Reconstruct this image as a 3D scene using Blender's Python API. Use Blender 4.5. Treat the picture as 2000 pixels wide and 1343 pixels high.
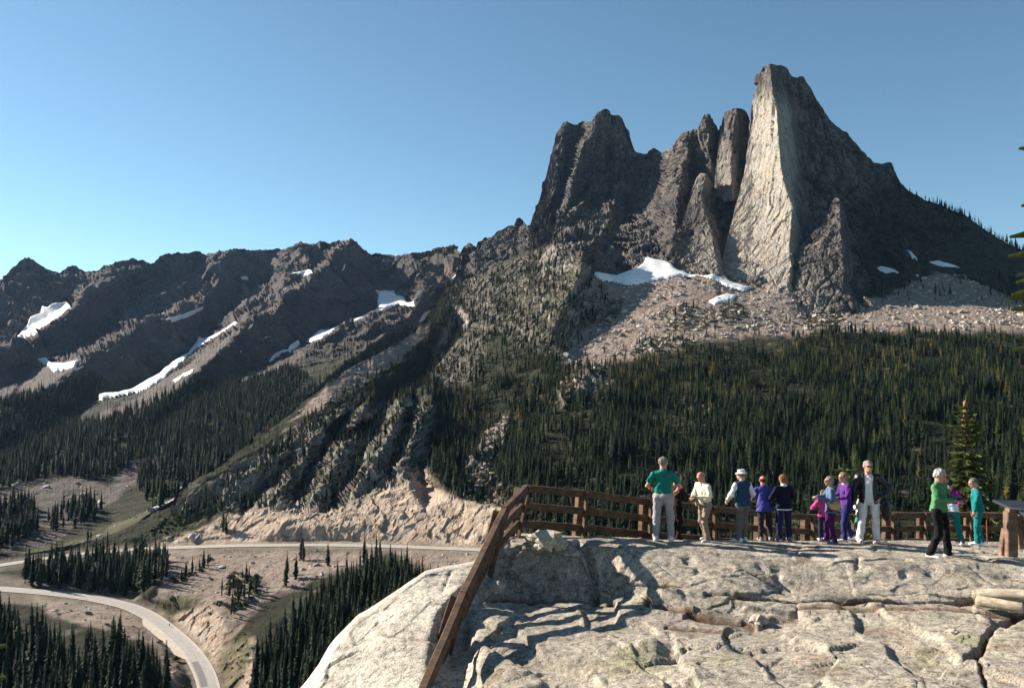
import bpy, math, random
import numpy as np
from mathutils import Vector, Matrix, geometry as mgeo

for _o in list(bpy.data.objects):
    bpy.data.objects.remove(_o, do_unlink=True)
scene = bpy.context.scene
COL = scene.collection
rng = np.random.default_rng(7)
random.seed(7)

# ------------------------------------------------------------------ camera
W0, H0 = 2000.0, 1343.0
FPX = 1556.0                       # 28 mm lens on 36 mm film
HORIZON = 745.0
PITCH = math.atan((HORIZON - H0 / 2) / FPX)
SP, CP = math.sin(PITCH), math.cos(PITCH)
cam_data = bpy.data.cameras.new('camera')
cam_data.sensor_width = 36.0
cam_data.lens = 28.0
cam_data.clip_start = 0.2
cam_data.clip_end = 60000.0
cam = bpy.data.objects.new('camera', cam_data)
COL.objects.link(cam)
cam.location = (0, 0, 0)
cam.rotation_euler = (math.pi / 2 + PITCH, 0, 0)
scene.camera = cam

# ------------------------------------------------------------------ light
SUN_E = math.radians(27.5)
SUN_A = math.radians(26.0)         # how far the sun stands ahead of the picture's left
SDIR = Vector((-math.cos(SUN_E) * math.cos(SUN_A), math.cos(SUN_E) * math.sin(SUN_A), math.sin(SUN_E)))
world = bpy.data.worlds.new('World')
scene.world = world
world.use_nodes = True
nt = world.node_tree
nt.nodes.clear()
wo = nt.nodes.new('ShaderNodeOutputWorld')
bg = nt.nodes.new('ShaderNodeBackground')
sky = nt.nodes.new('ShaderNodeTexSky')
sky.sky_type = 'NISHITA'
sky.sun_disc = False
sky.sun_elevation = SUN_E
sky.sun_rotation = math.atan2(SDIR.x, SDIR.y)
sky.altitude = 1700
sky.air_density = 1.0
sky.dust_density = 0.4
sky.ozone_density = 0.6
bg.inputs['Strength'].default_value = 0.055
tint = nt.nodes.new('ShaderNodeMix')            # slide film renders the blue a little greener
tint.data_type = 'RGBA'; tint.blend_type = 'MULTIPLY'
tint.inputs[0].default_value = 1.0
tint.inputs[7].default_value = (0.79, 1.0, 0.99, 1)
nt.links.new(sky.outputs[0], tint.inputs[6])
nt.links.new(tint.outputs[2], bg.inputs[0])
nt.links.new(bg.outputs[0], wo.inputs[0])
sun_data = bpy.data.lights.new('sun', 'SUN')
sun_data.energy = 5.0
sun_data.angle = math.radians(0.53)
sun_data.color = (1.0, 0.91, 0.78)
sun = bpy.data.objects.new('sun', sun_data)
COL.objects.link(sun)
sun.rotation_euler = (-SDIR).to_track_quat('-Z', 'Y').to_euler()
sun.location = (-200, 100, 300)

vs = scene.view_settings
vs.view_transform = 'Standard'
vs.look = 'None'
vs.gamma = 1.0
vs.exposure = 1.4
vs.use_curve_mapping = False
scene.cycles.max_bounces = 4
scene.cycles.diffuse_bounces = 1
scene.cycles.glossy_bounces = 2
scene.cycles.transparent_max_bounces = 4
scene.cycles.use_denoising = True

# ------------------------------------------------------------------ projection helpers
def ray(px, py):
    u = (np.asarray(px, float) - W0 / 2) / FPX
    v = (H0 / 2 - np.asarray(py, float)) / FPX
    y = CP - v * SP
    return u / y, (SP + v * CP) / y          # x and z per unit of depth
def pt(px, py, D):
    s, t = ray(px, py)
    return np.stack([s * D, np.asarray(D, float) + 0 * s, t * D], -1)
def V(px, py, D):
    p = pt(px, py, D)
    return Vector((float(p[0]), float(p[1]), float(p[2])))
def unproject(p):
    p = np.asarray(p, float)
    f = p[..., 1] * CP + p[..., 2] * SP
    up = -p[..., 1] * SP + p[..., 2] * CP
    return W0 / 2 + FPX * p[..., 0] / f, H0 / 2 - FPX * up / f

# ------------------------------------------------------------------ noise
_perm = rng.permutation(256).astype(np.int32)
_perm = np.concatenate([_perm, _perm, _perm])
_g = rng.normal(size=(256, 3)).astype(np.float32)
_g /= np.linalg.norm(_g, axis=1, keepdims=True)
def pnoise(p):
    p = np.asarray(p, np.float32)
    shp = p.shape[:-1]
    p = p.reshape(-1, 3)
    i = np.floor(p).astype(np.int32)
    f = p - i
    i &= 255
    w = f * f * f * (f * (f * 6 - 15) + 10)
    out = np.zeros(len(p), np.float32)
    for dx in (0, 1):
        wx = w[:, 0] if dx else 1 - w[:, 0]
        hx = _perm[i[:, 0] + dx]
        for dy in (0, 1):
            wy = w[:, 1] if dy else 1 - w[:, 1]
            hy = _perm[hx + i[:, 1] + dy]
            for dz in (0, 1):
                wz = w[:, 2] if dz else 1 - w[:, 2]
                g = _g[_perm[hy + i[:, 2] + dz]]
                d = g[:, 0] * (f[:, 0] - dx) + g[:, 1] * (f[:, 1] - dy) + g[:, 2] * (f[:, 2] - dz)
                out += wx * wy * wz * d
    return (out * 1.6).reshape(shp)
def fbm(p, octv=4, gain=0.5, lac=2.03):
    a, s, out = 1.0, 0.0, 0.0
    p = np.asarray(p, np.float32)
    for k in range(octv):
        out = out + a * pnoise(p + 17.3 * k)
        s += a
        a *= gain
        p = p * lac
    return out / s
def ridged(p, octv=4, gain=0.55, lac=2.1):
    a, s, out = 1.0, 0.0, 0.0
    p = np.asarray(p, np.float32)
    for k in range(octv):
        out = out + a * (1 - 2 * np.abs(pnoise(p + 9.1 * k)))
        s += a
        a *= gain
        p = p * lac
    return out / s
def facets(p, seed=0):
    """blocky rock relief: every cell of a jittered lattice is a plane with its own tilt; returns relief and distance to the block's edge"""
    p = np.asarray(p, np.float32); shp = p.shape[:-1]; p = p.reshape(-1, 3)
    out = np.zeros(len(p), np.float32); edge_ = np.zeros(len(p), np.float32)
    for ch in np.array_split(np.arange(len(p)), max(1, len(p) // 60000)):
        q = p[ch]; i0 = np.floor(q).astype(np.int32)
        b1 = np.full(len(q), 9.0, np.float32); b2 = b1.copy(); r = np.zeros(len(q), np.float32)
        for dx in (-1, 0, 1):
            for dy in (-1, 0, 1):
                for dz in (-1, 0, 1):
                    c = i0 + np.array([dx, dy, dz], np.int32)
                    h = _perm[(_perm[(_perm[(c[:, 0] + seed) & 255] + c[:, 1]) & 255] + c[:, 2]) & 255]
                    d = c + 0.5 + 0.42 * _g[h] - q
                    dd = np.sqrt((d * d).sum(1))
                    nb = dd < b1
                    b2 = np.where(nb, b1, np.minimum(b2, dd))
                    b1 = np.where(nb, dd, b1)
                    r = np.where(nb, (d * _g[(h * 7 + 13) & 255]).sum(1) + 0.35 * _g[(h + 91) & 255, 0], r)
        out[ch] = r; edge_[ch] = b2 - b1
    return out.reshape(shp), edge_.reshape(shp)
def sstep(a, b, x):
    t = np.clip((x - a) / (b - a), 0, 1)
    return t * t * (3 - 2 * t)

# ------------------------------------------------------------------ material helpers
def new_mat(name):
    m = bpy.data.materials.new(name)
    m.use_nodes = True
    b = m.node_tree.nodes['Principled BSDF']
    b.inputs['Roughness'].default_value = 0.9
    b.inputs['Specular IOR Level'].default_value = 0.2
    return m, m.node_tree, b
def nd(tree, kind, **kw):
    n = tree.nodes.new(kind)
    for k, v in kw.items():
        setattr(n, k, v)
    return n
def setin(n, **kw):
    for k, v in kw.items():
        n.inputs[k.replace('_', ' ')].default_value = v
    return n
def mixc(tree, a, b, fac, blend='MIX'):
    m = nd(tree, 'ShaderNodeMix', data_type='RGBA', blend_type=blend)
    for sock, val in ((m.inputs[0], fac), (m.inputs[6], a), (m.inputs[7], b)):
        if isinstance(val, (int, float)):
            sock.default_value = val
        elif isinstance(val, tuple):
            sock.default_value = val if len(val) == 4 else (*val, 1)
        else:
            tree.links.new(val, sock)
    return m.outputs[2]
def noise_tex(tree, scale, detail=4, rough=0.6, coord=None, vec_scale=None):
    n = nd(tree, 'ShaderNodeTexNoise')
    setin(n, Scale=scale, Detail=detail, Roughness=rough)
    c = coord if coord is not None else nd(tree, 'ShaderNodeTexCoord').outputs['Object']
    if vec_scale:
        mp = nd(tree, 'ShaderNodeMapping')
        mp.inputs['Scale'].default_value = vec_scale
        tree.links.new(c, mp.inputs[0])
        c = mp.outputs[0]
    tree.links.new(c, n.inputs['Vector'])
    return n.outputs['Fac']
def ramp(tree, fac, stops):
    r = nd(tree, 'ShaderNodeValToRGB')
    e = r.color_ramp.elements
    while len(e) < len(stops):
        e.new(0.5)
    for k, (pos, c) in enumerate(stops):
        e[k].position = pos
        e[k].color = (*c, 1) if len(c) == 3 else c
    tree.links.new(fac, r.inputs[0])
    return r.outputs[0]
def bump(tree, b, h, strength=0.5, dist=0.1):
    n = nd(tree, 'ShaderNodeBump')
    setin(n, Strength=strength, Distance=dist)
    tree.links.new(h, n.inputs['Height'])
    tree.links.new(n.outputs[0], b.inputs['Normal'])
def simple_mat(name, col, rough=0.85, var=0.25, scale=8.0, bmp=0.0, bscale=40.0, spec=0.2):
    m, t, b = new_mat(name)
    f = noise_tex(t, scale, 4)
    c0 = tuple(x * (1 - var) for x in col)
    c1 = tuple(min(1, x * (1 + var)) for x in col)
    t.links.new(ramp(t, f, [(0.3, c0), (0.7, c1)]), b.inputs['Base Color'])
    b.inputs['Roughness'].default_value = rough
    b.inputs['Specular IOR Level'].default_value = spec
    if bmp:
        bump(t, b, noise_tex(t, bscale, 3), bmp, 0.02)
    return m

# ------------------------------------------------------------------ object helpers
def mesh_from(name, verts, faces, smooth=False):
    me = bpy.data.meshes.new(name)
    verts = np.asarray(verts, np.float32)
    if isinstance(faces, np.ndarray):
        k = faces.shape[1]
        me.vertices.add(len(verts))
        me.vertices.foreach_set('co', verts.ravel())
        me.loops.add(faces.size)
        me.polygons.add(len(faces))
        me.loops.foreach_set('vertex_index', faces.ravel().astype(np.int32))
        me.polygons.foreach_set('loop_start', np.arange(0, faces.size, k, dtype=np.int32))
        me.update(calc_edges=True)
        me.validate()
    else:
        me.from_pydata([tuple(map(float, v)) for v in verts], [], faces)
        me.update()
    me.polygons.foreach_set('use_smooth', np.full(len(me.polygons), smooth))
    return me
def link(name, me, mat=None, parent=None):
    o = bpy.data.objects.new(name, me)
    COL.objects.link(o)
    if mat is not None and me is not None:
        if not me.materials:
            me.materials.append(mat)
    if parent is not None:
        o.parent = parent
    return o
def tag(o, label=None, cat=None, group=None, kind=None):
    if label: o['label'] = label
    if cat: o['category'] = cat
    if group: o['group'] = group
    if kind: o['kind'] = kind
    return o
def empty(name, loc=(0, 0, 0), rz=0.0):
    o = bpy.data.objects.new(name, None)
    o.empty_display_size = 0.2
    o.location = loc
    o.rotation_euler = (0, 0, rz)
    COL.objects.link(o)
    return o
def set_col(me, rgb, name='Col'):
    a = me.attributes.new(name, 'FLOAT_COLOR', 'POINT')
    d = np.ones((len(rgb), 4), np.float32)
    d[:, :3] = rgb
    a.data.foreach_set('color', d.ravel())

# ------------------------------------------------------------------ image-plane tools
def inside(poly, X, Y):
    poly = np.asarray(poly, float)
    r = np.zeros(X.shape, bool)
    j = len(poly) - 1
    for i in range(len(poly)):
        xi, yi = poly[i]
        xj, yj = poly[j]
        if yi != yj:
            c = ((yi > Y) != (yj > Y)) & (X < (xj - xi) * (Y - yi) / (yj - yi) + xi)
            r ^= c
        j = i
    return r
def any_in(polys, X, Y):
    r = np.zeros(X.shape, bool)
    for p in polys:
        r |= inside(p, X, Y)
    return r
def dist_line(line, X, Y):
    d = np.full(X.shape, 1e9)
    for (x0, y0), (x1, y1) in zip(line[:-1], line[1:]):
        dx, dy = x1 - x0, y1 - y0
        t = np.clip(((X - x0) * dx + (Y - y0) * dy) / (dx * dx + dy * dy + 1e-9), 0, 1)
        d = np.minimum(d, np.hypot(X - x0 - t * dx, Y - y0 - t * dy))
    return d
def blur(a, n, k=1):
    for _ in range(k):
        for ax in (0, 1):
            p = np.pad(a, [(n, n) if q == ax else (0, 0) for q in (0, 1)], mode='edge')
            c = np.cumsum(np.insert(p, 0, 0, axis=ax), axis=ax)
            sl = [slice(None), slice(None)]; sl2 = [slice(None), slice(None)]
            sl[ax] = slice(2 * n + 1, None); sl2[ax] = slice(0, -(2 * n + 1))
            a = (c[tuple(sl)] - c[tuple(sl2)]) / (2 * n + 1)
    return a

def jagged(line, amp, step, seed):
    """a traced skyline with its small teeth"""
    L = np.array(line, float)
    x = np.unique(np.concatenate([np.arange(L[0, 0], L[-1, 0], step), L[:, 0]]))
    y = np.interp(x, L[:, 0], L[:, 1])
    q = np.stack([x / 9.0, 0 * x + seed, 0 * x], -1)
    n = pnoise(q) + .7 * pnoise(q * 2.7 + 5) + .5 * pnoise(q * 6.1 + 9)
    return list(zip(x, y - amp * n))
class Sheet:
    """Terrain sheet: ridge and gully lines (pixel x, pixel y, depth in metres) triangulated so each facet is a plane in space."""
    def __init__(self, lines, top, bottom, x0, x1, nx, ny, soft=2, mid=None, fr=0.5):
        self.mid = np.array(mid, float) if mid is not None else None
        self.fr = fr
        self.x0, self.x1, self.nx, self.ny = x0, x1, nx, ny
        self.top, self.bottom = np.array(top, float), np.array(bottom, float)
        vs_, es, ws = [], [], []
        for ln in lines:
            b = len(vs_)
            for (x, y, d) in ln:
                vs_.append(Vector((x, y))); ws.append(1.0 / d)
            es += [(b + i, b + i + 1) for i in range(len(ln) - 1)]
        ov, oe, of, orig, _, _ = mgeo.delaunay_2d_cdt(vs_, es, [], 0, 0.01)
        w = np.zeros(len(ov)); bad = []
        for i, o in enumerate(orig):
            if o: w[i] = np.mean([ws[k] for k in o])
            else: bad.append(i)
        base = np.array([(v.x, v.y) for v in vs_]); bw = np.array(ws)
        for i in bad:
            d = np.hypot(base[:, 0] - ov[i].x, base[:, 1] - ov[i].y) + 1
            k = np.argsort(d)[:4]
            w[i] = np.sum(bw[k] / d[k] ** 2) / np.sum(1 / d[k] ** 2)
        px = np.linspace(x0, x1, nx)
        T = np.interp(px, self.top[:, 0], self.top[:, 1])
        B = np.interp(px, self.bottom[:, 0], self.bottom[:, 1])
        v = np.linspace(0, 1, ny)[:, None]
        self.PX = np.repeat(px[None], ny, 0)
        if self.mid is None:
            self.PY = B[None] + (T - B)[None] * v
        else:
            M = np.interp(px, self.mid[:, 0], self.mid[:, 1])[None]
            self.PY = np.where(v < fr, B[None] + (M - B[None]) * v / fr, M + (T[None] - M) * (v - fr) / (1 - fr))
        X, Y = self.PX.ravel(), self.PY.ravel()
        out = np.full(X.shape, np.nan)
        p = np.array([(q.x, q.y) for q in ov])
        for f in of:
            a, b, c = p[f[0]], p[f[1]], p[f[2]]
            lo, hi = np.minimum(np.minimum(a, b), c), np.maximum(np.maximum(a, b), c)
            k = np.nonzero((X >= lo[0]) & (X <= hi[0]) & (Y >= lo[1]) & (Y <= hi[1]))[0]
            if not len(k): continue
            den = (b[1] - c[1]) * (a[0] - c[0]) + (c[0] - b[0]) * (a[1] - c[1])
            if abs(den) < 1e-9: continue
            l0 = ((b[1] - c[1]) * (X[k] - c[0]) + (c[0] - b[0]) * (Y[k] - c[1])) / den
            l1 = ((c[1] - a[1]) * (X[k] - c[0]) + (a[0] - c[0]) * (Y[k] - c[1])) / den
            l2 = 1 - l0 - l1
            ok = (l0 > -1e-6) & (l1 > -1e-6) & (l2 > -1e-6)
            out[k[ok]] = (l0 * w[f[0]] + l1 * w[f[1]] + l2 * w[f[2]])[ok]
        bad = np.isnan(out)
        if bad.any():
            for i in np.nonzero(bad)[0][:200000]:
                pass
            idx = np.nonzero(bad)[0]
            for ch in np.array_split(idx, max(1, len(idx) // 4000)):
                d = (X[ch, None] - base[None, :, 0]) ** 2 + (Y[ch, None] - base[None, :, 1]) ** 2
                out[ch] = bw[np.argmin(d, 1)]
        w2 = out.reshape(ny, nx)
        if soft: w2 = blur(w2, soft, 2)
        self.D = 1.0 / w2
        self.P = pt(self.PX, self.PY, self.D)
    def normals(self):
        dx = np.gradient(self.P, axis=1)
        dy = np.gradient(self.P, axis=0)
        n = np.cross(dx, dy)
        n /= np.linalg.norm(n, axis=2, keepdims=True) + 1e-9
        return n
    def at(self, px, py, arr=None):
        arr = self.P if arr is None else arr
        px = np.asarray(px, float); py = np.asarray(py, float)
        c = np.clip((px - self.x0) / (self.x1 - self.x0) * (self.nx - 1), 0, self.nx - 1.001)
        T = np.interp(px, self.top[:, 0], self.top[:, 1]); B = np.interp(px, self.bottom[:, 0], self.bottom[:, 1])
        if self.mid is None:
            r = (py - B) / (T - B)
        else:
            M = np.interp(px, self.mid[:, 0], self.mid[:, 1])
            r = np.where(py > M, (py - B) / (M - B) * self.fr, self.fr + (1 - self.fr) * (py - M) / np.where(np.abs(T - M) < 0.01, -0.01, T - M))
        r = np.clip(r * (self.ny - 1), 0, self.ny - 1.001)
        ci, ri = c.astype(int), r.astype(int)
        fc, fr = c - ci, r - ri
        if arr.ndim == 3: fc, fr = fc[..., None], fr[..., None]
        return (arr[ri, ci] * (1 - fc) * (1 - fr) + arr[ri, ci + 1] * fc * (1 - fr)
                + arr[ri + 1, ci] * (1 - fc) * fr + arr[ri + 1, ci + 1] * fc * fr)
    def mesh(self, name, back, col, smooth=True):
        """back: list of (extra depth, drop) rows behind the crest."""
        P = self.P
        rows = [P]; cols = [col]
        last = P[-1]
        for (dd, dz) in back:
            q = last.copy()
            s = (last[:, 1] + dd) / last[:, 1]
            q[:, 0] *= s; q[:, 1] += dd; q[:, 2] -= dz
            rows.append(q[None]); cols.append(col[-1:])
        A = np.concatenate(rows, 0); C = np.concatenate(cols, 0)
        n, m = A.shape[:2]
        idx = np.arange(n * m, dtype=np.int32).reshape(n, m)
        F = np.stack([idx[:-1, :-1], idx[:-1, 1:], idx[1:, 1:], idx[1:, :-1]], -1).reshape(-1, 4)
        me = mesh_from(name, A.reshape(-1, 3), F, smooth=smooth)
        set_col(me, C.reshape(-1, 3))
        return me
# ================================================================== TERRAIN
SNOW = [
 ('B', [(1156, 537), (1165, 530), (1185, 533), (1203, 536), (1225, 526), (1243, 522), (1256, 512), (1259, 500), (1266, 498), (1282, 505), (1300, 508), (1311, 511), (1322, 520), (1345, 532), (1375, 536), (1392, 532), (1400, 526), (1412, 534), (1430, 548), (1455, 558),
       (1476, 560), (1455, 572), (1420, 562), (1395, 548), (1368, 540), (1330, 540), (1300, 546), (1270, 552), (1240, 558), (1222, 560), (1195, 552), (1170, 548)], 3.0, 'broad white snowfield curving along the foot of the rock towers'),
 ('B', [(1383, 588), (1400, 578), (1420, 572), (1440, 576), (1432, 588), (1410, 592), (1395, 598)], 2.0, 'small bright snow patch among boulders below the big snowfield'),
 ('B', [(1712, 522), (1720, 515), (1740, 520), (1768, 534), (1735, 534), (1715, 534)], 2.2, 'wedge of snow in the shadow right of the split pinnacle'),
 ('B', [(1770, 487), (1778, 490), (1790, 498), (1797, 507), (1782, 505), (1774, 496)], 2.0, 'narrow slanting sliver of snow high on the shaded flank'),
 ('B', [(1812, 511), (1835, 508), (1845, 512), (1862, 516), (1880, 524), (1855, 522), (1830, 519)], 2.0, 'long thin snow strip on the shaded flank under the right ridge'),
 ('B', [(1787, 535), (1796, 535), (1794, 541), (1788, 539)], 1.5, 'tiny snow spot below the shaded wedge of snow'),
 ('A', [(14, 672), (30, 660), (50, 640), (58, 620), (78, 612), (80, 596), (92, 602), (106, 592), (120, 594), (130, 590), (141, 604), (120, 620), (100, 635), (80, 646), (55, 656), (30, 666)], 9.0, 'big snow tongue in the leftmost high basin'),
 ('A', [(76, 706), (88, 702), (100, 710), (125, 711), (160, 704), (148, 716), (120, 725), (105, 728), (92, 716)], 7.0, 'crescent snow patch below the leftmost high basin'),
 ('A', [(278, 630), (285, 625), (298, 632), (330, 622), (365, 612), (398, 598), (394, 606), (370, 620), (340, 630), (318, 636), (298, 632)], 7.0, 'thin snow band under the middle cliffs of the far ridge'),
 ('A', [(188, 775), (192, 771), (230, 768), (255, 762), (285, 745), (310, 730), (322, 718), (340, 705), (365, 690), (380, 672), (384, 662), (405, 660), (432, 650), (458, 626), (470, 630), (450, 645), (420, 662), (380, 685), (350, 712), (325, 738), (290, 760), (250, 772), (220, 778), (195, 786)], 7.0, 'long snow gully winding down the far ridge flank'),
 ('A', [(335, 744), (355, 732), (382, 718), (378, 726), (355, 740), (342, 748)], 5.0, 'short snow strip beside the long snow gully'),
 ('A', [(596, 668), (610, 657), (625, 645), (650, 642), (680, 632), (705, 618), (720, 608), (736, 600), (733, 588), (738, 578), (728, 565), (722, 557), (742, 570), (770, 570), (775, 578), (790, 580), (795, 590), (813, 592), (812, 603), (795, 602), (780, 600), (760, 605), (745, 616), (735, 612), (720, 625), (695, 635), (660, 648), (630, 665), (605, 671)], 7.0, 'large branching snowfield filling the gully between the two mountains'),
 ('A', [(524, 704), (535, 692), (560, 685), (565, 674), (583, 664), (587, 670), (570, 688), (550, 693), (530, 705)], 6.0, 'tapered snow patch below the branching snowfield'),
 ('A', [(566, 540), (570, 531), (590, 530), (605, 526), (612, 530), (595, 540), (575, 542)], 6.0, 'snow patch under the pointed summit of the far ridge'),
 ('A', [(856, 562), (862, 552), (880, 546), (890, 536), (894, 538), (886, 552), (862, 564)], 6.0, 'snow streak at the head of the gully beside the towers'),
 ('A', [(835, 578), (850, 567), (852, 572), (840, 580)], 5.0, 'small snow fleck below the gully head'),
 ('A', [(816, 628), (826, 612), (838, 606), (836, 618), (824, 632)], 5.0, 'rounded snow patch against the wooded spur'),
 ('A', [(466, 542), (475, 541), (490, 549), (484, 552), (470, 547)], 4.0, 'small snow flecks on the far ridge face'),
 ('A', [(370, 575), (378, 574), (382, 578), (373, 580)], 4.0, 'snow speck on the dark middle face of the far ridge'),
 ('A', [(672, 516), (677, 514), (677, 524), (673, 526)], 4.0, 'upright snow speck just under the pointed summit'),
 ('A', [(282, 1001), (300, 992), (325, 980), (345, 969), (340, 977), (318, 990), (300, 999)], 2.0, 'low snow remnant in the valley gully above the road'),
]
def zline(pts):
    """(px, py, z) -> (px, py, depth) for things whose height is known, like a graded road"""
    out = []
    for x, y, z in pts:
        s, t = ray(x, y)
        out.append((x, y, float(z / t)))
    return out
UPPER_ROAD = zline([(-250, 1142, -131), (-100, 1120, -129), (0, 1104, -127), (60, 1095, -126.5), (120, 1086, -126), (200, 1077, -124.5), (300, 1071, -122), (450, 1066, -117.5),
                    (600, 1064, -114), (700, 1065, -112), (800, 1068, -109.5), (930, 1073, -106.5), (1100, 1082, -103)])
LOWER_ROAD = zline([(-250, 1136, -129), (-100, 1144, -130), (0, 1150, -131), (100, 1158, -132), (180, 1168, -133), (250, 1183, -134), (290, 1201, -135), (318, 1222, -136), (346, 1245, -136.8),
                    (374, 1273, -137.6), (394, 1303, -138.4), (406, 1333, -139.2), (411, 1365, -140), (412, 1420, -141.5), (408, 1480, -143)])
def smooth_path(line, n):
    p = np.array([pt(x, y, d) for x, y, d in line])
    t = np.concatenate([[0], np.cumsum(np.linalg.norm(np.diff(p, axis=0), axis=1))])
    u = np.linspace(0, t[-1], n)
    q = np.stack([np.interp(u, t, p[:, k]) for k in range(3)], 1)
    for _ in range(6):
        q[1:-1] = 0.25 * q[:-2] + 0.5 * q[1:-1] + 0.25 * q[2:]
    tg = np.gradient(q, axis=0); tg[:, 2] = 0
    tg /= np.linalg.norm(tg, axis=1, keepdims=True)
    nrm = np.stack([-tg[:, 1], tg[:, 0], 0 * tg[:, 0]], 1)
    return q, nrm
UP_C, UP_N = smooth_path(UPPER_ROAD, 90)
LO_C, LO_N = smooth_path(LOWER_ROAD, 110)
def edge_line(c, n, off, dz, step=5):
    p = (c + n * off)[::step].copy(); p[:, 2] += dz
    x, y = unproject(p)
    return [(float(a), float(b), float(d)) for a, b, d in zip(x, y, p[:, 1])]

# ---------------------------------------------------------------- the massif, its forest slope and the valley road
CREST_B = [(-260, 1130), (-100, 1108), (0, 1090), (100, 1072), (200, 1050), (260, 1025), (290, 1003), (340, 975), (350, 955), (400, 925), (450, 893), (500, 860), (545, 828), (570, 800),
  (600, 775), (640, 745), (680, 720), (740, 690), (800, 655), (830, 622), (845, 600), (870, 565), (888, 543), (897, 515), (900, 493), (908, 478), (917, 475), (930, 482), (935, 472), (948, 465), (960, 463),
  (972, 452), (985, 445), (995, 440), (1004, 440), (1008, 428), (1015, 424), (1022, 430), (1028, 440), (1036, 438), (1042, 418), (1050, 400), (1055, 385), (1062, 360), (1068, 338), (1075, 310), (1080, 288),
  (1086, 262), (1092, 252), (1100, 240), (1107, 236), (1113, 240), (1118, 243), (1127, 243), (1135, 238), (1145, 236), (1154, 238), (1158, 231), (1163, 224), (1168, 218), (1175, 215), (1183, 213), (1190, 216),
  (1194, 223), (1200, 226), (1208, 224), (1215, 230), (1221, 245), (1228, 265), (1235, 282), (1241, 297), (1250, 299), (1258, 301), (1264, 300), (1268, 294), (1277, 289), (1285, 294), (1294, 299), (1302, 293),
  (1313, 287), (1320, 275), (1330, 262), (1337, 257), (1350, 256), (1353, 252), (1360, 250), (1367, 254), (1369, 243), (1372, 236), (1374, 223), (1388, 222), (1390, 233), (1394, 240), (1400, 245), (1404, 256),
  (1406, 266), (1409, 244), (1413, 225), (1420, 218), (1430, 214), (1440, 212), (1450, 214), (1458, 219), (1463, 229), (1466, 238), (1468, 208), (1470, 198), (1473, 188), (1477, 170), (1483, 158), (1485, 140),
  (1492, 130), (1500, 127), (1510, 126), (1520, 128), (1530, 130), (1538, 135), (1543, 147), (1557, 153), (1569, 150), (1575, 160), (1585, 175), (1592, 190), (1600, 200), (1612, 220), (1622, 235), (1635, 247),
  (1650, 257), (1662, 270), (1675, 283), (1688, 300), (1700, 308), (1708, 318), (1720, 319), (1735, 317), (1742, 325), (1750, 340), (1760, 357), (1775, 370), (1800, 385), (1830, 398), (1860, 410), (1885, 420),
  (1905, 435), (1925, 450), (1950, 465), (1975, 478), (2000, 490), (2100, 545), (2260, 620)]
def TW(pts):                      # tower points
    out = []
    for x, y, d in pts:
        k = float(sstep(1478, 1200, x) * sstep(540, 340, y))
        out.append((x, y, d * (1.08 + 0.42 * k)))
    return out
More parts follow.
